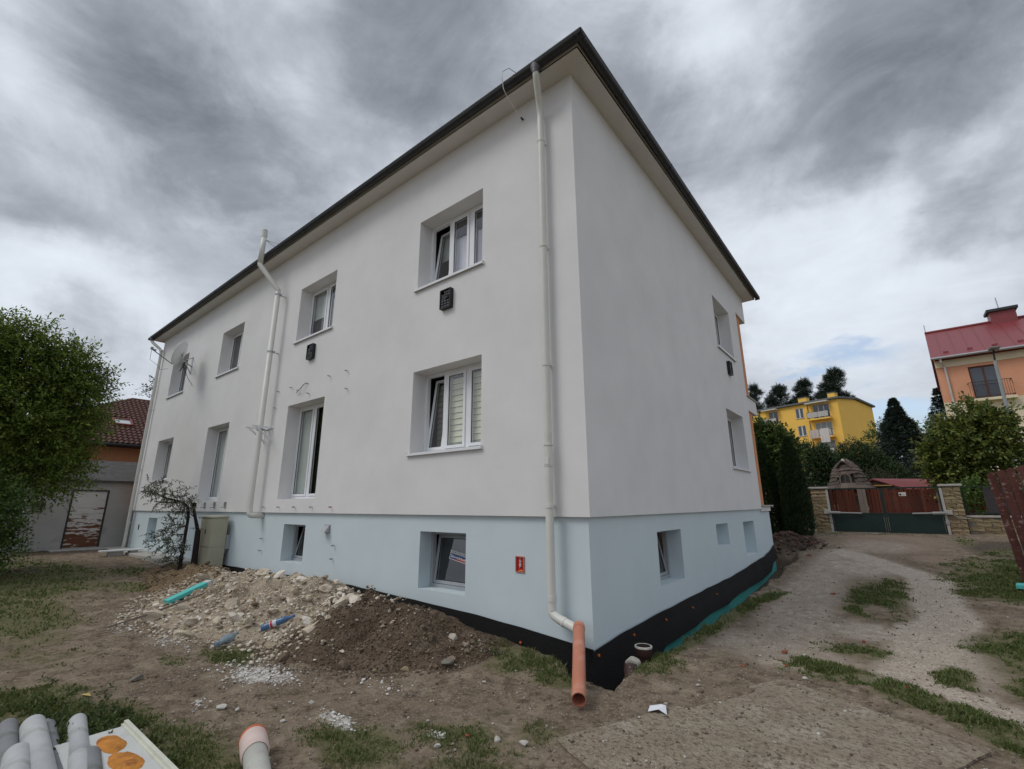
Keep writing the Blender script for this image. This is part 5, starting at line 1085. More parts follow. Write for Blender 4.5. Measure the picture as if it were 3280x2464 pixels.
# ------------------------------------------------------------------ yellow apartment block on the rise
yb = thing('apartment_block', (-1.64,78.66,1.0), 'yellow four storey apartment block on the hill', 'apartment block', rot=(0,0,R(-18)))
M_YEL = mat('yellow_render', (.92,.565,.12), .9, .04, .6, .2, 60); M_YELD = mat('grey_eave', (.12,.125,.13), .7); M_WGL = mat('far_window_glass', (.055,.065,.085), .08, .2, 2, spec=.8); M_BALP = mat('pale_balcony_panel', (.48,.46,.43), .7)
Z0 = 1.0   # local frame: x along the front to the left is negative, y to the back, z from the thing's base
def yo(name, m, mt, par=None): return obj(name, m, mt, par or yb, local=True)
holes = []; ZT = 14.3
bal = [(-3.55,-1.25,z) for z in (11.75,8.95,6.15)]+[(-10.4,-8.9,z) for z in (11.75,8.95,6.15)]
winh = [(-6.15,-4.95,z) for z in (12.2,9.4,6.6)]
for a, b, z in bal: holes.append((a,b,z,z+2.15,.12))
for a, b, z in winh: holes.append((a,b,z,z+1.55,.12))
m = MB(); wall(m, lambda u,w,z: (u,w,z), -26, 0, 0, ZT, holes, .12); wall(m, lambda u,w,z: (-w,u,z), 0, 12.4, 0, ZT-.0, [], .1); m.quad((-26,0,0),(-26,12.4,0),(-26,12.4,ZT),(-26,0,ZT)); m.quad((-26,12.4,0),(0,12.4,0),(0,12.4,ZT),(-26,12.4,ZT)); m.add([(0,0,ZT),(0,12.4,ZT),(0,6.2,ZT+.55),(0,5,ZT+.5)], [(0,1,2,3)]); yo('wall', m, M_YEL)
m = MB(); m.add([(-26.4,-.45,ZT+.02),(.35,-.45,ZT+.02),(.35,6.2,ZT+.62),(-26.4,6.2,ZT+.62),(.35,12.8,ZT+.02),(-26.4,12.8,ZT+.02)]+[(p[0],p[1],p[2]+.28) for p in [(-26.4,-.45,ZT+.02),(.35,-.45,ZT+.02),(.35,6.2,ZT+.62),(-26.4,6.2,ZT+.62),(.35,12.8,ZT+.02),(-26.4,12.8,ZT+.02)]], [(0,3,2,1),(3,5,4,2),(6,7,8,9),(9,8,10,11),(0,1,7,6),(1,2,8,7),(2,4,10,8),(4,5,11,10),(0,6,9,3),(3,9,11,5)]); rf = yo('roof', m, M_YELD)
for x, s_ in ((-6.6,.9),(-2.2,.7)): m = MB(); m.box((x,2.5,ZT+.2),(x+s_*1.4,3.6,ZT+1.55)); ch = yo('chimney', m, M_YEL, rf); m = MB(); m.box((x-.08,2.42,ZT+1.552),(x+s_*1.4+.08,3.68,ZT+1.66)); yo('chimney_cap', m, M_YELD, rf)
M_WFR = mat('far_white_frame', (.62,.63,.65), .5)
for i, (a, b, z) in enumerate(bal):
    m = MB(); n = 3 if a > -5 else 2
    for k in range(n+1): xx = a+(b-a)*k/n; m.box((xx-.06 if k else xx,.05,z),(xx+.06 if k < n else xx,.12,z+2.15))
    m.box((a,.05,z+2.06),(b,.121,z+2.15)); m.box((a,.05,z),(b,.121,z+.1)); w_ = yo('window', m, M_WFR); m = MB(); m.quad((a,.1,z),(b,.1,z),(b,.1,z+2.15),(a,.1,z+2.15)); yo('pane', m, M_WGL if i != 1 and i != 2 else mat('far_curtained_glass', (.30,.34,.36), .2), w_)
    m = MB(); m.box((a-.55,-1.15,z-.32),(b+.25,-.001,z-.12)); bs = yo('balcony', m, M_YEL)
    m = MB()
    for zz in (z+.02,z+.92): m.bar((a-.5,-1.1,zz),(b+.2,-1.1,zz), .04, .04); m.bar((a-.5,-1.1,zz),(a-.5,0,zz), .04, .04); m.bar((b+.2,-1.1,zz),(b+.2,0,zz), .04, .04)
    for xx in (a-.5,(a+b)/2-.15,b+.2): m.bar((xx,-1.1,z-.3),(xx,-1.1,z+.94), .04, .04, (0,1,0))
    yo('railing', m, M_FR, bs); m = MB(); m.box((a-.46,-1.14,z+.06),((a+b)/2-.17,-1.12,z+.86)); m.box(((a+b)/2-.13,-1.14,z+.06),(b+.16,-1.12,z+.86)); yo('balcony_panel', m, M_BALP, bs)
for a, b, z in winh:
    m = MB(); m.box((a,.05,z),(a+.07,.12,z+1.55)); m.box((b-.07,.05,z),(b,.12,z+1.55)); m.box(((a+b)/2-.09,.05,z),((a+b)/2+.09,.12,z+1.55)); m.box((a+.07,.05,z+1.48),(b-.07,.12,z+1.55)); m.box((a-.05,-.12,z-.08),(b+.05,.12,z+.0)); w_ = yo('window', m, M_WFR); m = MB(); m.quad((a,.1,z),(b,.1,z),(b,.1,z+1.55),(a,.1,z+1.55)); yo('pane', m, M_WGL, w_)
for a, b in ((-4.1,-1.0),(-11,-8.6)): m = MB(); m.box((a,-1.2,ZT-.28),(b,-.001,ZT-.12)); yo('canopy', m, mat('white_canopy', (.6,.58,.52), .7))
m = MB(); m.tube([(-4.25,-.08,0),(-4.25,-.08,ZT)], .06, 8); yo('downspout', m, M_YELD)
_ca, _sa = math.cos(R(-18)), math.sin(R(-18))
def yw(x, y, z): return (-1.64+x*_ca-y*_sa, 78.66+x*_sa+y*_ca, 1.0+z)
for (x0, x1, zt, zb, lab, cc) in ((-2.55,-1.35,9.98,7.9,'large white bed sheet hung over the middle balcony of the yellow block',(.62,.57,.56)),(-4.0,-2.75,9.92,8.65,'pinkish blanket hung over the middle balcony of the yellow block',(.52,.44,.40))):
    m = MB(); n = 8
    for k in range(n+1):
        x = x0+(x1-x0)*k/n; w_ = .03*math.sin(k*2.1)
        for z_, yy in ((zt,-1.16),(zt-.5*(zt-zb),-1.2-w_),(zb,-1.22-2*w_)): m.v.append(yw(x,yy,z_))
    for k in range(n): m.f += [(k*3,k*3+3,k*3+4,k*3+1),(k*3+1,k*3+4,k*3+5,k*3+2)]
    o = tag(obj('hung_sheet', m, mat(lab[:6]+'_cloth', cc, .9)), lab, 'laundry', 'bedding airing on a balcony'); so = o.modifiers.new('s','SOLIDIFY'); so.thickness = .03

# ------------------------------------------------------------------ orange and cream house with red roof, street lamp
oh = thing('orange_house', (10,36,-.5), 'orange and cream house with red metal roof at the right edge', 'house')
OY = 32.4; M_OHO = mat('peach_orange_render', (.72,.35,.21), .9, .05, 2, .25, 80); M_CRM = mat('cream_render', (.76,.67,.47), .9, .05, 2, .25, 80)
m = MB(); wall(m, fac, 5.98, 17, 5.88, 8.45, [(7.33,8.58,5.93,7.86)], .2, OY); m.quad((5.98,OY,5.88),(6.80,OY+10,5.88),(6.80,OY+10,8.45),(5.98,OY,8.45)); m.add([(5.98,OY,8.45),(6.80,OY+10,8.45),(6.39,OY+5,11.35)], [(0,1,2)]); obj('upper_wall', m, M_OHO, oh)
m = MB(); wall(m, fac, 5.95, 17, -.5, 5.88, [(7.6,8.9,1.0,2.7),(10.5,11.8,1.0,2.7)], .2, OY-.03); m.quad((5.95,OY-.03,-.5),(6.78,OY+10,-.5),(6.78,OY+10,5.88),(5.95,OY-.03,5.88)); m.box((5.95,OY-.05,8.02),(17,OY-.002,8.45)); obj('lower_wall', m, M_CRM, oh)
ez, rz = 8.5, 11.58
m = MB(); e0, r0 = (5.80,OY-.45,ez), (6.26,OY+5.1,rz); m.add([e0,(17.5,OY-.45,ez),(17.5,OY+5.1,rz),r0,(17.5,OY+10.6,ez),(6.70,OY+10.6,ez)]+[(p[0],p[1],p[2]+.1) for p in (e0,(17.5,OY-.45,ez),(17.5,OY+5.1,rz),r0,(17.5,OY+10.6,ez),(6.70,OY+10.6,ez))], [(0,3,2,1),(3,5,4,2),(6,7,8,9),(9,8,10,11),(0,1,7,6),(0,6,9,3),(3,9,11,5)]); M_RRF = mat('wine_red_metal_roof', (.235,.050,.055), .4, .06, 1.5); rf = obj('roof', m, M_RRF, oh)
k = 6.35
while k < 17: m = MB(); m.bar((k,OY-.43,ez+.115),(k+.42,OY+5.08,rz+.112), .03, .035, (0,0,1)); obj('roof_seam', m, M_RRF, rf); k += .62
k = 6.6
while k < 16: m = MB(); m.box((k-.12,OY+.15,ez+.42),(k+.12,OY+.19,ez+.56)); m.box((k-.04,OY+.12,ez+.40),(k+.04,OY+.22,ez+.47)); obj('snow_guard', m, M_RRF, rf); k += 1.05
m = MB(); m.tube([(6.26,OY+5.1,rz+.14),(17.5,OY+5.1,rz+.14)], .1, 8); obj('ridge_cap', m, M_RRF, rf)
m = MB(); m.box((9.55,OY+4.6,11.2),(10.75,OY+5.5,12.25)); ch = obj('chimney', m, M_RRF, oh); m = MB(); m.box((9.42,OY+4.45,12.252),(10.88,OY+5.65,12.42)); obj('chimney_cap', m, M_ROOFD, ch); m = MB(); m.tube([(10.1,OY+5,12.4),(10.08,OY+5,13.3)], .03, 6); m.tube([(6.32,OY+5.1,rz+.2),(6.32,OY+5.1,rz+.75)], .025, 6); obj('lightning_rod', m, M_STEEL, oh)
m = MB(); m.tube([(5.78,OY-.53,ez+.03),(17.5,OY-.53,ez+.03)], .075, 10); obj('gutter', m, M_STEEL, oh)
m = MB(); m.tube([(6.2,OY-.5,ez),(6.22,OY-.45,ez-.22),(6.36,OY-.1,ez-.45),(6.38,OY-.1,3.0)], .055, 10); obj('downspout', m, mat('pale_zinc', (.52,.51,.47), .4, metal=.3), oh)
M_WOOD = mat('brown_window_wood', (.12,.045,.022), .6)
m = MB()
for a in (7.33,7.915,8.50): m.box((a,OY+.1,5.93),(a+.08,OY+.16,7.86))
m.box((7.33,OY+.098,7.78),(8.58,OY+.162,7.86)); m.box((7.33,OY+.098,5.93),(8.58,OY+.162,6.02)); w_ = obj('window', m, M_WOOD, oh); m = MB(); m.quad((7.33,OY+.13,5.93),(8.58,OY+.13,5.93),(8.58,OY+.13,7.86),(7.33,OY+.13,7.86)); obj('pane', m, M_WGL, w_)
m = MB(); m.box((7.1,OY-.42,5.76),(8.95,OY-.031,5.90)); bs = obj('balcony', m, M_CRM, oh)
m = MB()
for zz in (6.0,6.85): m.bar((7.15,OY-.38,zz),(8.9,OY-.38,zz), .03, .03); m.bar((7.15,OY-.38,zz),(7.15,OY-.0,zz), .03, .03); m.bar((8.9,OY-.38,zz),(8.9,OY,zz), .03, .03)
for k in range(19): m.bar((7.15+1.75*k/18,OY-.38,5.9),(7.15+1.75*k/18,OY-.38,6.85), .014, .014, (0,1,0))
obj('railing', m, M_FR, bs)
for a in (7.6,10.5): m = MB(); m.box((a,OY+.1,1),(a+.1,OY+.16,2.7)); m.box((a+1.2,OY+.1,1),(a+1.3,OY+.16,2.7)); m.box((a+.6,OY+.1,1),(a+.7,OY+.16,2.7)); w_ = obj('window', m, M_WFR, oh); m = MB(); m.quad((a,OY+.13,1),(a+1.3,OY+.13,1),(a+1.3,OY+.13,2.7),(a,OY+.13,2.7)); obj('pane', m, M_WGL, w_)
t = thing('street_lamp', (6.95,23,-.8), 'grey street lamp pole in front of the orange house', 'street lamp'); M_GALV = mat('grey_lamp_post', (.30,.32,.32), .5, .08, 4)
m = MB(); m.tube([(6.95,23,-1.2),(6.97,23,1.0),(7.03,23,3.8)], [.10,.095,.085], 12); m.tube([(7.03,23,3.75),(7.06,23,6.05)], [.065,.055], 12); obj('pole', m, M_GALV, t)
m = MB(); m.tube([(7.06,23,6.0),(7.08,22.96,6.35),(7.10,22.9,6.5)], .035, 8); obj('arm', m, M_FR, t); m = MB(); m.box((6.93,22.55,6.48),(7.27,23.0,6.58)); obj('lamp_head', m, mat('lamp_grey', (.16,.16,.16), .5), t, bevel=.03)
# ------------------------------------------------------------------ things on the ground
M_SLAB = heapmat('dusty_concrete_slab', (.295,.240,.180), (.385,.325,.250), (.44,.395,.325), (.225,.181,.135))
SLAB = [(.59,-1.67),(1.64,.66),(2.98,-.02),(1.93,-2.35)]
m = MB(); rs_ = random.Random(2); ring = []
for (ax, ay), (bx_, by_) in zip(SLAB, SLAB[1:]+SLAB[:1]):
    for k in range(14): f = k/14; j = .012; ring.append((ax+(bx_-ax)*f+rs_.uniform(-j,j), ay+(by_-ay)*f+rs_.uniform(-j,j)))
n = len(ring); m.v = [(x,y,-1.484) for x, y in ring]+[(x,y,-1.60) for x, y in ring]; m.f = [tuple(range(n)),]+[(k,(k+1)%n,n+(k+1)%n,n+k) for k in range(n)]
tag(obj('concrete_slab', m, M_SLAB, bevel=.006), 'dusty concrete slab set in the ground at the bottom right', 'slab')
# paper
m = MB(); cx, cy = .99, -.77; zz = gh(cx,cy)+.012
gr = [[(-.07,-.03,.0),(.0,-.05,.03),(.05,-.06,.002)],[(-.055,.01,.022),(-.005,.0,.008),(.05,.015,.035)],[(-.06,.055,.004),(.02,.04,.03),(.07,.06,.002)]]
m.v = [(cx+a*1.1-b*.5,cy+b*1.1+a*.5,zz+c) for r in gr for a,b,c in r]; m.f = [(i*3+j,i*3+j+1,i*3+j+4,i*3+j+3) for i in (0,1) for j in (0,1)]
o = tag(obj('paper_scrap', m, mat('white_paper', (.72,.73,.78), .8, .05)), 'crumpled white paper on the dirt above the slab', 'paper'); so = o.modifiers.new('s','SOLIDIFY'); so.thickness = .002
m = MB(); cx, cy = -3.2,-3.575; zz = gh(cx,cy)+.01; m.add([(cx-.09,cy-.03,zz),(cx-.02,cy+.02,zz+.012),(cx+.07,cy+.02,zz+.006),(cx+.10,cy+.04,zz),(cx+.02,cy-.01,zz+.01)], [(0,4,1),(4,2,1),(4,3,2)]); tag(obj('dry_leaf', m, mat('yellow_leaf', (.50,.38,.12), .8)), 'single dry yellow leaf on the dirt at the lower left', 'leaf')
# stoneware pipe ends in the trench
M_STON = mat('brown_stoneware', (.055,.030,.026), .45, .25, 9, stain=((.22,.19,.16), 14, .60, .05)); M_LICH = mat('pale_cement_crust', (.30,.285,.25), .9, .5, 26, .8, 40, col2=(.50,.48,.43))
t = thing('clay_pipe', (.30,.54,-1.95), 'upright brown clay pipe socket with a pale rim in the trench', 'clay pipe')
m = MB(); m.lathe([(.062,-.5),(.066,-.12),(.072,-.11),(.092,-.06),(.096,.005)], (.30,.54,-1.40), 26); m.lathe([(.079,.005),(.077,-.06),(.06,-.075),(.055,-.4)], (.30,.54,-1.40), 26); obj('socket', m, M_STON, t, smooth=True)
m = MB(); m.lathe([(.0965,-.012),(.0975,.006),(.088,.0105),(.078,.006)], (.30,.54,-1.40), 26); obj('rim', m, mat('worn_pale_rim', (.36,.34,.31), .85, .35, 22, col2=(.60,.58,.54)), t, smooth=True)
t = thing('broken_clay_pipe', (.34,.14,-1.95), 'brown clay pipe end capped with speckled cement, leaning by the corner', 'clay pipe')
m = MB(); m.tube([(.36,.06,-2.0),(.34,.13,-1.60),(.32,.18,-1.50)], [.075,.08,.085], 20); obj('pipe_body', m, M_STON, t)
pm = rock_mesh('cement_plug', 33, M_LICH, 3, .75, .35); o = link('cement_plug', pm, t); o.location = (-.02,.05,.47); o.scale = (.20,.22,.20)
# orange drain pipe with a collar, lying at the bottom edge
t = thing('loose_drain_pipe', (-.75,-3.15,-1.5), 'loose whitish drain pipe with pinkish collar at the bottom edge', 'pipe')
a, b = Vector((-.96,-3.10,-1.42)), Vector((.3,-3.56,-1.43)); d_ = (b-a).normalized(); M_KGW = mat('faded_drain_pipe', (.50,.50,.46), .6, .12, 4, stain=((.36,.33,.28), 6, .55, .2)); M_KGP = mat('faded_pink_collar', (.64,.50,.45), .6, .12, 5, stain=((.60,.55,.48), 5, .52, .15))
m = MB(); m.tube([a+d_*.20, b], .072, 26); obj('pipe', m, M_KGW, t, smooth=True)
m = MB(); m.tube([a+d_*.015, a+d_*.21, a+d_*.235], [.086,.086,.075], 26, cap=False); obj('collar', m, M_KGP, t, smooth=True)
m = MB(); m.tube([a-d_*.02, a-d_*.012, a+d_*.012, a+d_*.016], [.080,.089,.089,.084], 26, cap=False); m.tube([a-d_*.02, a+d_*.15], .079, 26, cap=False); obj('rim', m, mat('orange_rim', (.55,.14,.05), .5), t, smooth=True)
m = MB(); m.tube([a+d_*.16, a+d_*.17], .078, 20); obj('shade_disc', m, M_BLACK, t)  # black disc behind the collar stands in for the pipe's shaded inside
# white metal panel with rusty orange foam patches
t = thing('metal_sheet', (-1.5,-3.75,-1.5), 'white sheet panel with orange foam patches lying in the weeds', 'panel')
M_WPN = mat('dirty_white_panel', (.55,.56,.55), .6, .08, 3, stain=((.34,.36,.33), 3, .55, .2)); pz = -1.435
m = MB(); m.box((-1.98,-4.02,pz-.02),(-.55,-3.60,pz)); obj('sheet', m, M_WPN, t)
m = MB(); m.box((-2.0,-3.60,pz-.025),(-.5,-3.545,pz+.012)); m.box((-2.0,-3.585,pz+.012),(-.5,-3.56,pz+.03)); obj('edge_profile', m, mat('cream_profile', (.60,.61,.52), .5), t)
M_FOAM = mat('orange_foam', (.50,.20,.035), .9, .3, 12, .8, 45, stain=((.30,.11,.025), 9, .55, .1))
for cx, cy, rx, ry in ((-1.70,-3.715,.17,.075),(-1.33,-3.72,.19,.085)):
    m = MB(); n = 22; m.v = [(cx,cy,pz+.018)]
    for k in range(n): a_ = 2*math.pi*k/n; q = 1+.28*(float(vnoise(3*math.cos(a_)+cx, 3*math.sin(a_), seed=5))-.5); m.v += [(cx+rx*.75*q*math.cos(a_),cy+ry*.75*q*math.sin(a_),pz+.016),(cx+rx*q*math.cos(a_),cy+ry*q*math.sin(a_),pz+.001)]
    for k in range(n): k2 = (k+1)%n; m.f += [(0,1+2*k,1+2*k2),(1+2*k,2+2*k,2+2*k2,1+2*k2)]
    obj('foam_patch', m, M_FOAM, t, smooth=True)
# half-round concrete ridge tiles in a loose pile
def ridge_tile(a, b, r, mt, label, steps=1):
    t = thing('ridge_tile', a, label, 'ridge tile', 'old ridge tiles piled at the bottom left'); a, b = Vector(a), Vector(b); d = (b-a).normalized(); s_ = d.cross(Vector((0,0,1))).normalized(); u = s_.cross(d); n = 12
    for q in range(steps):
        p0 = a+(b-a)*(q/steps); p1 = a+(b-a)*((q+1)/steps+.02); ro, m = r*(1+.06*q), MB()
        for p, rr_ in ((p0,ro*.93),(p0+d*.02,ro),(p1,ro*1.02)):
            for k in range(n+1): th_ = math.pi*(k/n*1.1-.05); m.v.append(tuple(p+s_*rr_*math.cos(th_)+u*(rr_*1.05*math.sin(th_)+.006*q)))
        for p, rr_ in ((p1,ro*1.02-.016),(p0,ro*.93-.016)):
            for k in range(n+1): th_ = math.pi*(k/n*1.1-.05); m.v.append(tuple(p+s_*rr_*math.cos(th_)+u*(rr_*1.05*math.sin(th_))))
        w = n+1
        for i in range(4):
            for k in range(n): m.f.append((i*w+k,i*w+k+1,(i+1)*w+k+1,(i+1)*w+k))
        for k in range(n): m.f.append((4*w+k,4*w+k+1,k+1,k))
        obj('shell', m, mt, t, smooth=True)
    return t
RG = mat('grey_fibre_cement', (.21,.215,.225), .9, .12, 5, .4, 60, stain=((.16,.165,.155), 4, .56, .15)); RW = mat('pale_fibre_cement', (.44,.45,.455), .9, .08, 5, .4, 60, stain=((.36,.36,.34), 4, .56, .15))
ridge_tile((-2.86,-4.10,-1.50), (-.9,-4.28,-1.46), .062, RG, 'dark grey half round ridge tile at the bottom left corner')
ridge_tile((-2.58,-4.0,-1.45), (-.9,-4.14,-1.41), .072, RW, 'white half round ridge tile on top of the pile')
ridge_tile((-2.66,-3.91,-1.51), (-1.0,-4.06,-1.48), .06, RG, 'mossy grey ridge tile right behind the white one')
ridge_tile((-2.46,-3.765,-1.47), (-.9,-4.00,-1.45), .058, RW, 'pale ridge tiles lying end over end with a dark joint', 2)
ridge_tile((-1.68,-3.83,-1.46), (-.8,-3.98,-1.43), .06, RG, 'short grey ridge tile lying on the white panel')
ridge_tile((-2.0,-4.14,-1.43), (-.9,-4.28,-1.38), .07, RW, 'whitish ridge tile cut off by the bottom left edge')
# turquoise foam strip on the rubble
t = thing('foam_strip', (-6.6,-2.0,-1.42), 'turquoise foam strip lying up the rubble heap', 'foam strip')
m = MB(); m.bar((-6.55,-2.07,-1.335),(-6.66,-1.44,-1.115), .155, .06); obj('strip', m, MATS['turquoise_foam'], t, bevel=.004)
m = MB(); m.bar((-6.647,-1.515,-1.141),(-6.657,-1.455,-1.120), .156, .0612); obj('print', m, mat('pale_print', (.55,.50,.50), .8), t)
# thin dark stick across the rubble
m = MB(); m.tube([(-5.9,-2.9,-1.45),(-5.95,-2.4,-1.36),(-6.05,-1.72,-1.20)], [.010,.014,.011], 6); tag(obj('stick', m, mat('dry_twig', (.16,.13,.11))), 'long thin dry stick lying across the edge of the rubble', 'stick')
# bottles
def bottle(a, b, r, mt, cap, label, crush=0, lab=None):
    t = thing('plastic_bottle', a, label, 'bottle'); a, b = Vector(a), Vector(b); L_ = (b-a); m = MB()
    prof = [(0,.75),(.03,1),(.14,.96),(.18,1.02),(.40,.98),(.44,1.02),(.62,.97),(.74,.9),(.86,.45),(.90,.36),(.97,.36)]
    m.tube([a+L_*f for f, _ in prof], [r*q*(1-crush*.35*math.sin(f*9)) for f, q in prof], 16); o = obj('body', m, mt, t, smooth=True)
    if crush:
        for v in o.data.vertices: v.co.z *= .8
    m = MB(); m.tube([a+L_*.965, b], r*.42, 10); obj('cap', m, cap, t)
    if lab: m = MB(); m.tube([a+L_*lab[0], a+L_*lab[1]], r*1.035, 16, cap=False); obj('wrapper', m, lab[2], t, smooth=True); m = MB(); m.tube([a+L_*(lab[0]+.02), a+L_*(lab[0]+.09)], r*1.05, 16, cap=False); obj('wrapper_band', m, lab[3], t, smooth=True)
    return t
bottle((-3.75,-1.83,-1.36), (-3.50,-1.54,-1.225), .042, mat('blue_pet', (.10,.20,.38), .25, .35, 14, trans=.3), mat('blue_cap', (.03,.10,.35), .4), 'blue plastic bottle with a white and red wrapper on the rubble', 0, (.26,.46,mat('wrapper_white', (.6,.62,.66), .5),mat('wrapper_red', (.5,.04,.06), .5)))
bottle((-3.72,-2.34,-1.43), (-3.93,-2.03,-1.39), .052, mat('clear_blue_pet', (.30,.38,.44), .2, .3, 16, .8, 30, trans=.35), mat('pale_cap', (.40,.45,.42), .5), 'crushed pale blue plastic bottle in the grass below the rubble', 1)
BRICKS = [(1.62,5.74,.10),(1.51,1.61,.09),(1.26,.79,.075),(2.19,2.66,.08),(2.11,-.22,.05),(2.58,1.06,.05),(1.62,1.08,.06),(.05,-2.02,.05)]
WSTONES = [(-.61,-1.11,.05),(.26,-1.93,.07),(.44,-1.86,.08),(.01,-2.28,.05),(-1.9,-2.95,.10),(-1.75,-2.88,.06),(-1.3,-2.72,.05),(1.7,1.65,.05),(1.08,-.06,.05),(1.82,.76,.06),(2.18,.16,.06),(-2.2,-3.02,.07),(-1.45,-2.4,.06),(.98,-.60,.05)]
# single stones and brick fragments
M_BRK = mat('brick_red', (.30,.085,.045), .9, .25, 12, .6, 50); M_GST = mat('grey_stone', (.19,.17,.145), .9, .2, 9, .6, 40); M_YST = mat('tan_stone', (.30,.24,.15), .9, .2, 9, .6, 40); M_WST = mat('chalky_stone', (.55,.52,.47), .9, .15, 9, .6, 40)
RB = [rock_mesh('brick_piece', 200+k, M_BRK, 2, .6, .3) for k in range(3)]; RGS = [rock_mesh('stone', 210+k, M_GST, 2, .6, .3) for k in range(3)]; RYS = [rock_mesh('stone', 220+k, M_YST, 2, .6, .3) for k in range(2)]; RWS = [rock_mesh('stone', 230+k, M_WST, 2, .6, .3) for k in range(3)]
def lump(name, me, x, y, s, label, cat, group=None, z=None, seed=0):
    o = link(name, me); rs = random.Random(int(x*97+y*31)); o.location = (x, y, (top_h(x,y) if z is None else z)+s*.16); o.scale = (s*1.2, s*.9, s*.95); o.rotation_euler = (rs.uniform(-.2,.2), rs.uniform(-.2,.2), rs.uniform(0,6.3)); return tag(o, label, cat, group)
for i, (x, y, s) in enumerate(BRICKS): lump('brick_fragment', RB[i%3], x, y, s, 'small red brick fragment '+('far up the driveway near the turquoise foam strip','just above the slab, larger of the near pair','left of the near pair above the slab','in the middle grass tuft of the driveway','alone on the concrete slab','at the edge of the pale gravel track','at the tip of the long grass strip','in the grass at the bottom centre')[i], 'brick fragment', 'red brick fragments on the driveway')
lump('stone', RGS[0], -3.37,-3.16,.15, 'grey stone alone on the dirt at the lower left', 'stone')
lump('stone', RYS[0], -1.47,-1.38,.10, 'tan stone at the foot of the dark soil heap', 'stone'); lump('stone', RGS[1], -1.18,-1.05,.17, 'flat grey stone beside the soil heap', 'stone'); lump('stone', RYS[1], -1.71,-1.58,.07, 'small yellowish stone at the foot of the soil heap', 'stone')
lump('stone', RGS[2], 2.10,2.49,.06, 'small grey stone among grass tufts on the driveway', 'stone')
for i, (x, y, s) in enumerate(WSTONES): lump('chalk_stone', RWS[i%3], x, y, s, 'small chalky white stone on the open dirt', 'stone', 'white stones on the dirt')
# ------------------------------------------------------------------ vegetation
def unit(v): return v/np.maximum(np.linalg.norm(v, axis=-1, keepdims=True), 1e-9)
def sprays(P, D, L, K, ll, lw, rs, spread=.9, droop=.15, flat=.5, jit=.35, fold=.25):
    """leafy twigs: P base points, D unit axes, L lengths; K leaves along each. Returns quads (base, side, tip, side)."""
    N = len(P); up = np.array([0,0,1.0])
    side = unit(np.cross(D, unit(up*flat+rs.normal(size=(N,3))*(1-flat))))
    s = (np.arange(K)+.5)/K; sg = np.where(np.arange(K) % 2 == 0, 1.0, -1.0)
    bend = (s**2)[None,:,None]*np.array([0,0,-droop])[None,None,:]*L[:,None,None]
    B = P[:,None,:]+D[:,None,:]*(s[None,:,None]*L[:,None,None])+bend
    dd = D[:,None,:]*(1-spread*.6)+side[:,None,:]*sg[None,:,None]*spread+rs.normal(size=(N,K,3))*jit; dd[:,:,2] -= droop; dd[:,-1,:] = D+rs.normal(size=(N,3))*.15; dd = unit(dd)
    nrm = unit(np.cross(dd, np.cross(up[None,None,:]+rs.normal(size=(N,K,3))*.45, dd))); wv = np.cross(dd, nrm)
    l = ll*rs.uniform(.7,1.2,(N,K,1)); w = lw*rs.uniform(.75,1.2,(N,K,1))
    tip = B+dd*l; mid = B+dd*l*.45+nrm*w*fold
    V = np.stack([B, mid+wv*w*.5, tip, mid-wv*w*.5], 2).reshape(-1,3); F = np.arange(len(V)).reshape(-1,4); return V, F
def in_blobs(B, n, rs, shell=.45):
    """points spread through the volume of ellipsoids, thicker towards the skin; returns points and outward axes"""
    vol = np.array([b[3]*b[4]*b[5] for b in B])**(2/3); k = rs.choice(len(B), n, p=vol/vol.sum()); B = np.array(B)[k]
    d = unit(rs.normal(size=(n,3))); r = rs.uniform(0,1,n)**shell
    lump = .82+.36*fbm(d[:,0]*2.2+k*3.1, d[:,1]*2.2, d[:,2]*2.2, seed=3, oct=2)
    P = B[:,:3]+d*B[:,3:]*(r*lump)[:,None]; return P, d
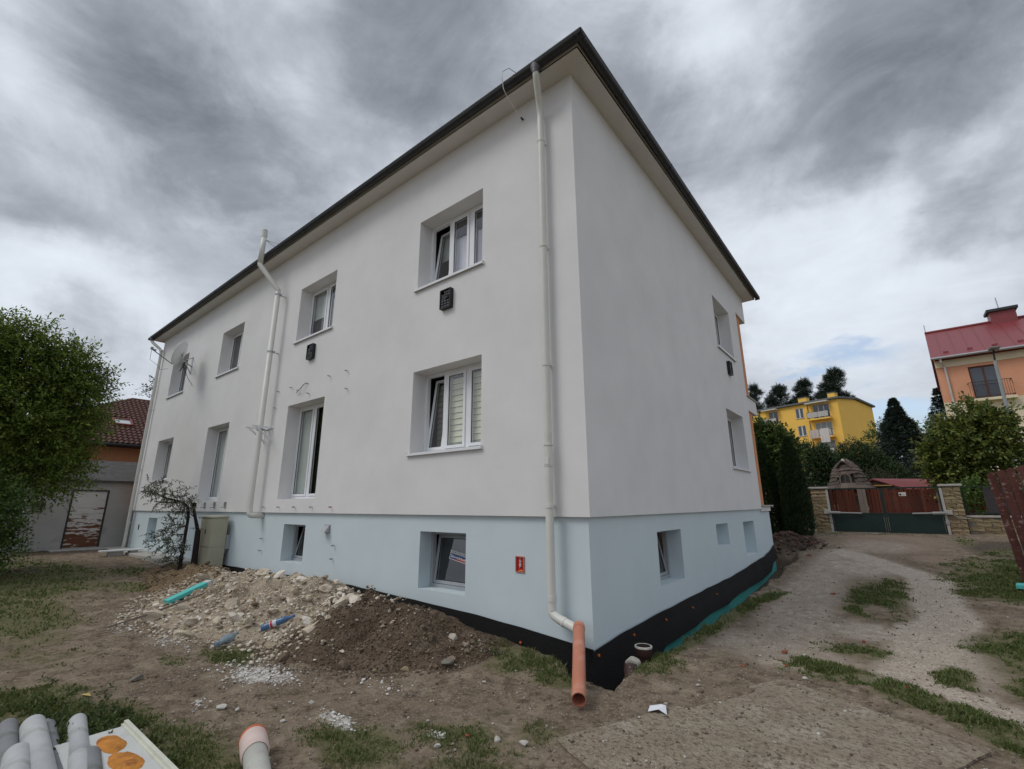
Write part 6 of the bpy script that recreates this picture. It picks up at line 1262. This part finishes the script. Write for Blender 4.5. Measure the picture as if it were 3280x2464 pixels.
def tree(name, base, label, cat, blobs_, n, K, L, ll, lw, lm, seed, trunk=None, up=.35, rnd=.45, droop=.15, group=None, trunk_r=.09, bark=None, shell=.45, limbs=7, spread=.9, flat=.5, shoots=0):
    rs = np.random.RandomState(seed); t = thing(name, base, label, cat, group); O = np.array(base)
    P, d = in_blobs(blobs_, n, rs, shell); D = unit(d*.8+np.array([0,0,up])+rs.normal(size=(n,3))*rnd)
    V, F = sprays(P, D, L*rs.uniform(.6,1.3,n), K, ll, lw, rs, droop=droop, spread=spread, flat=flat)
    if shoots:      # long arching shoots that stand out of the outline
        P2, d2 = in_blobs(blobs_, shoots*3, rs, .05); k2 = np.argsort(-d2[:,2])[:shoots]; P2, d2 = P2[k2], d2[k2]; D2 = unit(d2*.6+np.array([0,0,.8])+rs.normal(size=d2.shape)*.35)
        V2, F2 = sprays(P2-D2*.15, D2, rs.uniform(.5,1.0,len(P2)), 17, ll, lw, rs, droop=.3); F = np.concatenate([F, F2+len(V)]); V = np.concatenate([V, V2])
    npmesh('crown', V-O, F, lm, t)
    bk = bark or mat('grey_brown_bark', (.075,.058,.045), .95, .3, 9, .8, 40); c = np.mean([b[:3] for b in blobs_], axis=0); rr = random.Random(seed)
    m = MB(); top = trunk or (c[0], c[1], c[2]); q = [Vector(base)+(Vector(top)-Vector(base))*f+Vector((rr.uniform(-.06,.06),rr.uniform(-.06,.06),0))*(f>0) for f in (0,.3,.6,1)]; q[0].z -= .15; m.tube(q, [trunk_r,trunk_r*.85,trunk_r*.65,trunk_r*.3], 10)
    for k in range(limbs):
        b = blobs_[k % len(blobs_)]; f = rr.uniform(.35,.8); p0 = q[1]+(q[3]-q[1])*f; p1 = Vector(b[:3])+Vector((rr.uniform(-.5,.5)*b[3],rr.uniform(-.5,.5)*b[4],rr.uniform(-.2,.6)*b[5])); mid = p0.lerp(p1,.5)+Vector((0,0,.12)); m.tube([p0,mid,p1], [trunk_r*.42,trunk_r*.28,trunk_r*.1], 7)
    obj('trunk', m, bk, t, smooth=True); return t
LF_ASH = leafmat('ash_leaf', [(0.076,0.117,0.022),(0.117,0.179,0.035),(0.193,0.261,0.046),(0.090,0.138,0.027),(0.289,0.357,0.069),(0.124,0.193,0.039)], tl=.36)
LF_BUSH = leafmat('bush_leaf', [(0.058,0.108,0.027),(0.098,0.166,0.039),(0.156,0.234,0.058),(0.078,0.137,0.035)], tl=.25)
LF_DARK = leafmat('dark_leaf', [(0.026,0.048,0.022),(0.048,0.085,0.033),(0.075,0.120,0.044),(0.040,0.066,0.026)], tl=.2)
LF_HAZ = leafmat('hazel_leaf', [(0.043,0.074,0.021),(0.070,0.115,0.031),(0.105,0.158,0.043),(0.158,0.201,0.061)], tl=.25)
LF_MAP = leafmat('linden_leaf', [(0.057,0.089,0.024),(0.088,0.131,0.031),(0.136,0.184,0.043),(0.194,0.232,0.057),(0.290,0.290,0.068),(0.077,0.116,0.029)], tl=.3)
LF_THU = leafmat('thuja_scale', [(0.015,0.034,0.012),(0.028,0.057,0.020),(0.046,0.085,0.028),(0.026,0.049,0.018)], tl=.1)
LF_SPR = leafmat('spruce_needle', [(0.022,0.036,0.030),(0.035,0.058,0.046),(0.051,0.082,0.061),(0.028,0.046,0.035)], tl=.08)
LF_PIN = leafmat('pine_needle', [(0.026,0.040,0.027),(0.044,0.065,0.044),(0.064,0.087,0.058)], tl=.08)
tree('ash_tree', (-14.3,-4.0,-1.35), 'large leafy green tree at the left edge in front of the shed', 'tree',
     [(-14.2,-4.1,2.3,1.6,1.45,1.6),(-13.7,-3.2,1.7,.9,.8,1.1),(-13.6,-3.3,3.3,.75,.75,.8),(-14.3,-5.0,2.9,1.5,1.2,1.4),(-13.5,-2.75,2.75,.55,.55,.7),(-13.6,-3.1,.85,.8,.75,.55),(-13.6,-3.85,4.0,.6,.5,.55),(-13.6,-4.5,4.1,.6,.45,.5),(-13.5,-2.45,2.1,.4,.4,.35),(-13.5,-2.95,3.75,.4,.35,.5),(-13.5,-2.5,3.2,.3,.3,.45),(-13.4,-2.65,1.2,.4,.35,.4)],
     6200, 11, .50, .105, .042, LF_ASH, 21, up=.5, droop=.22, trunk_r=.14, shoots=520)
tree('broad_bush', (-12.9,-4.1,-1.35), 'green broad leaved bush at the left edge below the tree', 'bush',
     [(-12.8,-4.15,-.35,.95,.85,1.0),(-12.5,-3.75,.1,.6,.5,.65),(-12.7,-4.5,.3,.9,.8,.9),(-12.5,-3.6,-.75,.45,.4,.5)], 2600, 7, .26, .075, .045, LF_BUSH, 22, up=.5, trunk_r=.04)
tree('walnut_tree', (-24.5,4.4,-1.2), 'leafy tree top showing beside the far left downspout', 'tree', [(-24.4,4.6,5.0,1.8,2.2,1.5),(-24.0,1.75,5.75,.5,.75,.3),(-24.0,1.45,5.35,.4,.55,.22)], 1100, 9, .5, .13, .06, LF_DARK, 23, up=.1, trunk_r=.14)
# young pruned fruit tree on the clay heap
t = thing('young_tree', (-10.4,-.6,-1.3), 'young pruned fruit tree with sparse grey leaves in front of the cabinet', 'tree'); bk = mat('dark_bark', (.030,.022,.020), .95, .3, 12, .8, 40)
m = MB(); m.tube([(-10.4,-.76,-1.4),(-10.38,-.76,-.6),(-10.4,-.75,-.1),(-10.4,-.79,.12),(-10.4,-.95,.24),(-10.4,-1.25,.32),(-10.4,-1.42,.40),(-10.4,-1.5,.47)], [.042,.036,.032,.03,.026,.022,.018,.012], 8); m.tube([(-10.4,-.95,.24),(-10.45,-1.2,.22),(-10.5,-1.45,.25)], [.02,.015,.01], 7); obj('trunk', m, bk, t)
m = MB(); m.tube([(-10.4,-.47,-1.45),(-10.39,-.49,-.9),(-10.4,-.50,-.42)], [.075,.065,.06], 9); m.tube([(-10.4,-.50,-.45),(-10.42,-.60,-.12),(-10.42,-.68,.17)], [.045,.034,.032], 8); m.tube([(-10.4,-.70,-.05),(-10.42,-.60,-.12)], .014, 6); m.tube([(-10.42,-.66,.12),(-10.42,-.66,.22)], [.05,.045], 8); obj('stub_trunk', m, bk, t)
rs = np.random.RandomState(5); pts = []
for k in range(230):
    f = rs.uniform(); c_ = np.array([[-10.4,-.8,.1],[-10.4,-1.0,.28],[-10.4,-1.3,.36],[-10.4,-1.55,.46],[-10.4,-1.0,-.3],[-10.45,-1.2,-.55],[-10.4,-.95,-.75],[-10.4,-.9,-1.0]])[k % 8]; pts.append(c_+rs.normal(size=3)*[.14,.13,.14])
P = np.array(pts); D = unit(rs.normal(size=P.shape)*[.6,1,.8]+[0,-.3,-.15]); V, F = sprays(P, D, rs.uniform(.10,.26,len(P)), 8, .075, .032, rs, jit=.5)
npmesh('crown', V-np.array([-10.4,-.6,-1.3]), F, leafmat('olive_leaf', [(.13,.15,.10),(.18,.20,.14),(.10,.12,.075),(.24,.25,.19)], tl=.2), t)
m = MB()
for p, d in zip(P, D): m.tube([tuple(p-d*.03), tuple(p+d*.14)], [.006,.003], 4, cap=False)
for a, b in (((-10.4,-.76,-.5),(-10.43,-1.1,-.5)),((-10.4,-.76,-.3),(-10.42,-1.0,-.35)),((-10.4,-.76,-.8),(-10.4,-.98,-.78)),((-10.4,-.76,-1.05),(-10.4,-.92,-1.0))): m.tube([a,b], [.014,.006], 5)
tag(obj('twigs', m, bk, t), kind='stuff')
# columnar thujas by the left gate pillar
def thuja(x, y, z0, z1, r, seed, label):
    rs = np.random.RandomState(seed); t = thing('thuja', (x,y,z0), label, 'thuja', 'columnar thujas beside the gate'); n = 6500; f = rs.uniform(0,1,n)**.85; a = rs.uniform(0,6.283,n)
    R_ = r*np.interp(f, [0,.08,.3,.6,.85,1], [.75,.95,1,.8,.42,.05])*(.86+.26*fbm(a*2, f*9, seed=seed, oct=2))*(rs.uniform(0,1,n)**.22)
    P = np.stack([x+R_*np.cos(a), y+R_*np.sin(a), z0+(z1-z0)*f], 1); D = unit(np.stack([np.cos(a)*.5, np.sin(a)*.5, np.full(n,1.0)], 1)+rs.normal(size=(n,3))*.25)
    V, F = sprays(P, D, np.full(n,.10), 4, .075, .032, rs, spread=.6, droop=0, jit=.25); npmesh('crown', V-np.array([x,y,z0]), F, LF_THU, t); m = MB(); m.tube([(x,y,z0-.2),(x,y,z1-.4)], [.06,.02], 8); obj('trunk', m, MATS['grey_brown_bark'], t)
thuja(.06, 14.3, -1.0, 2.36, .44, 31, 'tall dark columnar thuja next to the gate pillar'); thuja(-.86, 14.7, -1.0, 2.33, .40, 32, 'dark columnar thuja close to the house corner'); thuja(-.42, 15.6, -1.0, 1.3, .36, 33, 'lower dark thuja between the two tall ones')
tree('hazel_shrub', (-1.1,18.6,-.9), 'tall broad leaved shrub behind the thujas', 'shrub', [(-1.2,18.6,1.9,.8,.75,1.4),(-.85,18.5,2.7,.5,.45,.6),(-.45,18.4,2.4,.35,.35,.4),(-1.6,18.7,3.1,.45,.45,.6)], 1300, 8, .42, .15, .10, LF_HAZ, 24, up=.7, trunk_r=.05, shoots=50)
tree('round_bush', (-.1,24,-.6), 'dark rounded bush left of the shingled turret', 'bush', [(-.1,24,1.5,.85,.8,1.5),(.2,23.8,2.4,.5,.5,.6),(-.5,24,2.6,.4,.4,.6),(.7,23.8,1.0,.5,.5,.9)], 2300, 8, .30, .11, .06, LF_DARK, 25, up=.5, trunk_r=.06)
tree('juniper_bush', (1.4,30,.2), 'broad dark green bush in front of the yellow block', 'bush', [(1.35,30,1.9,1.35,1.1,1.75),(2.3,30.2,1.6,.9,.8,1.3),(.6,30,1.6,.8,.8,1.3),(2.9,29.8,1.3,.6,.6,.9)], 7500, 8, .38, .13, .055, LF_DARK, 26, up=.4, trunk_r=.08)
tree('wispy_shrub', (2.2,26,-.4), 'wispy olive shrub behind the red roof', 'shrub', [(2.1,26,1.1,.6,.5,.8),(2.7,26.2,.9,.6,.5,.6)], 420, 8, .4, .09, .03, leafmat('wispy_leaf', [(.06,.065,.035),(.09,.095,.055),(.05,.05,.03)]), 27, up=.8, trunk_r=.03)
def conifer(name, x, y, z0, z1, r, n, seed, label, ll=.11, lw=.03, K=9, open_=.0):
    rs = np.random.RandomState(seed); t = thing(name, (x,y,z0), label, 'tree'); f = rs.uniform(0,1,n)**1.25; tiers = 17; f = np.abs((np.floor(f*tiers)+rs.uniform(0,1,n)*1.0+rs.normal(size=n)*.25)/tiers); f = np.where(f > .985, f*rs.uniform(0,.95,n), f); a = rs.uniform(0,6.283,n)
    a = np.floor(a/6.283*13+f*40)/13*6.283+rs.normal(size=n)*.13
    R_ = r*(1-f)**.85*(.75+.5*vnoise(a*1.5, f*tiers, seed=seed)); u = rs.uniform(0,1,n)**.5; L_ = np.maximum(.03, R_*.3)-.09*f
    P = np.stack([x+R_*u*np.cos(a), y+R_*u*np.sin(a), z0+(z1-z0)*f-R_*u*.22], 1); D = unit(np.stack([np.cos(a), np.sin(a), -.18+.45*u*0+np.where(f > .92, 1.2, 0)], 1)+rs.normal(size=(n,3))*.18)
    V, F = sprays(P, D, L_+.12, K, ll, lw, rs, spread=.75, droop=.05, jit=.2, flat=.8); npmesh('crown', V-np.array([x,y,z0]), F, LF_SPR, t)
    m = MB(); m.tube([(x,y,z0-.3),(x,y,z1)], [.16,.015], 8)
    for k in range(40): ff = rs.uniform(.05,.95); aa = rs.uniform(0,6.28); q = r*(1-ff)**.85*.8; m.tube([(x,y,z0+(z1-z0)*ff),(x+q*math.cos(aa),y+q*math.sin(aa),z0+(z1-z0)*ff-q*.2)], [.03,.008], 5, cap=False)
    obj('trunk', m, MATS['grey_brown_bark'], t); return t
conifer('spruce', 3.72, 36, .2, 7.15, 2.35, 6500, 41, 'dark pointed spruce right of the yellow block', .17, .05)
conifer('spruce', 7.0, 48, 1.0, 9.7, 1.9, 2200, 42, 'spruce half hidden behind the orange house', .2, .06)
tree('linden_tree', (5.3,20.4,-.85), 'bushy green and yellowish tree in front of the orange house', 'tree', [(5.25,20.5,2.0,1.1,1.0,1.2),(6.15,20.4,2.5,.75,.7,.8),(4.5,20.3,1.6,.75,.6,.7),(5.6,20.4,3.3,.5,.5,.7),(4.75,20.4,2.75,.45,.45,.6),(6.4,20.4,1.7,.55,.5,.7),(5.2,20.4,.7,1.2,.6,.7),(6.4,20.4,3.2,.4,.4,.4),(4.2,20.3,2.1,.35,.35,.35),(4.6,20.3,.7,.6,.5,.6)], 2300, 8, .46, .15, .095, LF_MAP, 28, up=.5, trunk_r=.1, droop=.25, shell=.55, rnd=.6, shoots=70)
tree('dark_hedge', (6.6,18.4,-.9), 'green shrub behind the netted fence', 'shrub', [(5.0,18.6,.2,.5,.4,.7),(6.4,18.5,.2,1.2,.5,.8)], 700, 7, .3, .10, .06, LF_BUSH, 29, trunk_r=.04)
def pine(x, y, z0, zc, h, w, n, seed, label):
    rs = np.random.RandomState(seed); t = thing('pine', (x,y,z0), label, 'tree', 'pines on the hill behind the yellow block'); B = []
    for k in range(20): f = .38+.60*(k+.5)/20; a = rs.uniform(0,6.28); q = w*min(1,1.9*(1-f)+.12)*rs.uniform(.15,.9); B.append((x+q*math.cos(a), y+q*math.sin(a)*.5, zc+h*f-.12*q, w*.34*(1.15-.6*f), w*.34*(1.15-.6*f), h*.05))
    B.append((x,y,zc+h*.95,w*.25,w*.25,h*.1)); P, d = in_blobs(B, n, rs, .5); D = unit(d*[1,1,.5]+[0,0,.55]+rs.normal(size=(n,3))*.3)
    V, F = sprays(P, D, np.full(n,.55), 9, .42, .075, rs, spread=.8, droop=0, jit=.35); npmesh('crown', V-np.array([x,y,z0]), F, LF_PIN, t); m = MB(); m.tube([(x,y,z0),(x+.1,y,zc),(x,y,zc+h)], [.28,.2,.04], 8)
    for b in B: m.tube([(x,y,b[2]-.5),(b[0],b[1],b[2])], [.09,.04], 5)
    obj('trunk', m, mat('pine_bark', (.09,.05,.035), .95), t)
for a_ in ((-2.8,105,3.5,15.0,10.6,4.6,2600,51,'tallest dark pine behind the yellow block'),(-8.3,106,3.5,15.0,9.6,4.0,1900,52,'dark pine left of the tallest one on the hill'),(-12.6,104,3.5,14.5,9.2,4.2,1900,53,'dark pine behind the chimney of the yellow block'),(-17.2,103,3.5,15.0,9.4,3.2,1300,54,'slim dark pine at the left end of the hill pines'),(-5.6,112,3.5,14,9.4,4.4,1600,55,'dark pine in the gap between two hill pines'),(-10.5,113,3.5,14,8.6,4.6,1600,56,'low dark pine filling the gap further left on the hill')): pine(*a_)
for k, (x, y, r) in enumerate(((9,60,3),(14,70,4),(3.5,64,2.6),(-9,26,1.8),(-14,40,3),(-24,-14,3.5),(-30,-6,3))):
    z = float(base_h(np.array([x]), np.array([y]))[0]); tree('background_tree', (x,y,z), ['round tree far behind the spruce','tall round tree far behind the orange house','round tree at the foot of the yellow block','round tree behind the white house','tall round tree behind the white house','round tree left of the picture beyond the lawn','round tree beyond the shed on the left'][k], 'tree', [(x,y,z+r*1.2,r,r,r),(x+r*.5,y,z+r*1.6,r*.6,r*.6,r*.6)], 700, 7, .6, .26, .16, LF_HAZ, 60+k, trunk_r=.12)
m = MB(); m.box((5.0,62,3.0),(12,70,6.2)); tag(obj('far_house', m, M_SHED), 'grey house front low behind the spruce', 'house')

# ------------------------------------------------------------------ grass and weeds
def blades(n, rmax, rmin, seed, hgt, lo, hi):
    rs = np.random.RandomState(seed); r = rmin+(rmax-rmin)*rs.uniform(0,1,n)**1.3; th = R(90)+R(38.66)+rs.uniform(R(lo),R(hi),n); x = CAM.x+r*np.cos(th); y = CAM.y+r*np.sin(th)
    g = grass_mask(x, y); nz = fbm(x*3.2, y*3.2, seed=71, oct=3)*.6+fbm(x*11, y*11, seed=72, oct=2)*.4
    keep = (rs.uniform(0,1,n) < np.clip((g+(nz-.5)*2.6-.50)*1.25, 0, .8)) & ~((y > 0) & (x < .1) & (y < 10) & (x > -18.4)); x, y, r, g, nz = x[keep], y[keep], r[keep], g[keep], nz[keep]
    z = np.maximum(ground_h(x, y), np.where((x < -.8) & (y > -3) & (y < 0), np.where(x < -3.1, heap_h(x, y, 40), heap_h(x, y, 60)), -9))
    return x, y, z, r, g*np.clip(nz+.4, .5, 1.2)
def grass_mesh(x, y, z, r, q, hgt, seed):
    rs = np.random.RandomState(seed); n = len(x); h = hgt*q*rs.uniform(.45,1.25,n); w = np.maximum(.0035, .0011*r)*rs.uniform(.7,1.3,n); a = rs.uniform(0,6.283,n); ln = rs.uniform(.2,1.0,n)*h; b = rs.uniform(0,6.283,n)
    P = np.stack([x,y,z-.006],1); sx_ = np.stack([np.cos(a),np.sin(a),0*a],1)*w[:,None]; lean = np.stack([np.cos(b),np.sin(b),0*b],1)*ln[:,None]; up = np.array([0,0,1.0])
    m_ = P+up*(h*.6)[:,None]+lean*.35; t_ = P+up*(h)[:,None]*.92+lean
    V = np.stack([P-sx_, P+sx_, m_+sx_*.7, m_-sx_*.7, t_],1).reshape(-1,3); o = np.arange(n)*5
    F = np.concatenate([np.stack([o,o+1,o+2],1), np.stack([o,o+2,o+3],1), np.stack([o+3,o+2,o+4],1)]); return V, F
M_GRASS = leafmat('grass_blade', [(0.071,0.113,0.025),(0.098,0.140,0.034),(0.132,0.161,0.046),(0.083,0.121,0.030),(0.196,0.184,0.086),(0.115,0.149,0.039)], rough=.6, tl=.3)
Vs, Fs, o_ = [], [], 0
for n, rmax, rmin, sd, hg, lo, hi in ((330000, 7.5, 1.5, 81, .042, -54, 54),(160000, 21, 5, 82, .062, -54, 54),(170000, 17, 4.5, 83, .06, -54, -24)):
    V, F = grass_mesh(*blades(n, rmax, rmin, sd, hg, lo, hi), hg, sd); Vs.append(V); Fs.append(F+o_); o_ += len(V)
tag(npmesh('grass', np.concatenate(Vs), np.concatenate(Fs), M_GRASS), 'patchy short grass growing over the bare yard', 'grass', kind='stuff')
# leafy weeds round the pile of ridge tiles
rs = np.random.RandomState(9); pts = []
for cx, cy, sx_, sy_, n in ((-2.4,-3.58,.3,.08,110),(-2.35,-3.87,.35,.03,80),(-1.5,-3.49,.4,.03,40),(-3.1,-3.84,.3,.10,80),(-2.05,-3.71,.08,.03,24),(-1.75,-3.90,.2,.025,40)):
    pts.append(np.stack([rs.normal(cx,sx_,n), rs.normal(cy,sy_,n)],1))
pts = np.concatenate(pts); P = np.stack([pts[:,0],pts[:,1],ground_h(pts[:,0],pts[:,1])],1); D = unit(rs.normal(size=P.shape)*.55+[0,0,.8]); V, F = sprays(P, D, rs.uniform(.04,.12,len(P)), 7, .042, .02, rs, droop=.3)
tag(npmesh('weeds', V, F, leafmat('weed_leaf', [(.045,.07,.015),(.07,.10,.022),(.05,.075,.02),(.10,.12,.035)], tl=.3)), 'leafy green weeds around the ridge tiles and white panel', 'weeds', kind='stuff')
# rubble and dark soil by the far gable corner
rs = np.random.RandomState(15); n = 900; x = rs.normal(.1,.42,n); y = rs.normal(11.9,.8,n); s = .03*(.22/.03)**(rs.uniform(0,1,n)**2.2); z = base_h(x,y)+.34*np.exp(-((x-.0)/.55)**2-((y-11.9)/1.1)**2)
V, F = rocks_np(np.stack([x,y,z],1), s, 16); tag(npmesh('dug_soil', V, F, islandmat('dug_soil_lump', [(.05,.036,.028),(.08,.058,.045),(.04,.03,.024),(.15,.115,.09),(.17,.07,.05)])), 'dark dug up soil and rubble by the far gable corner', 'rubble', kind='stuff')
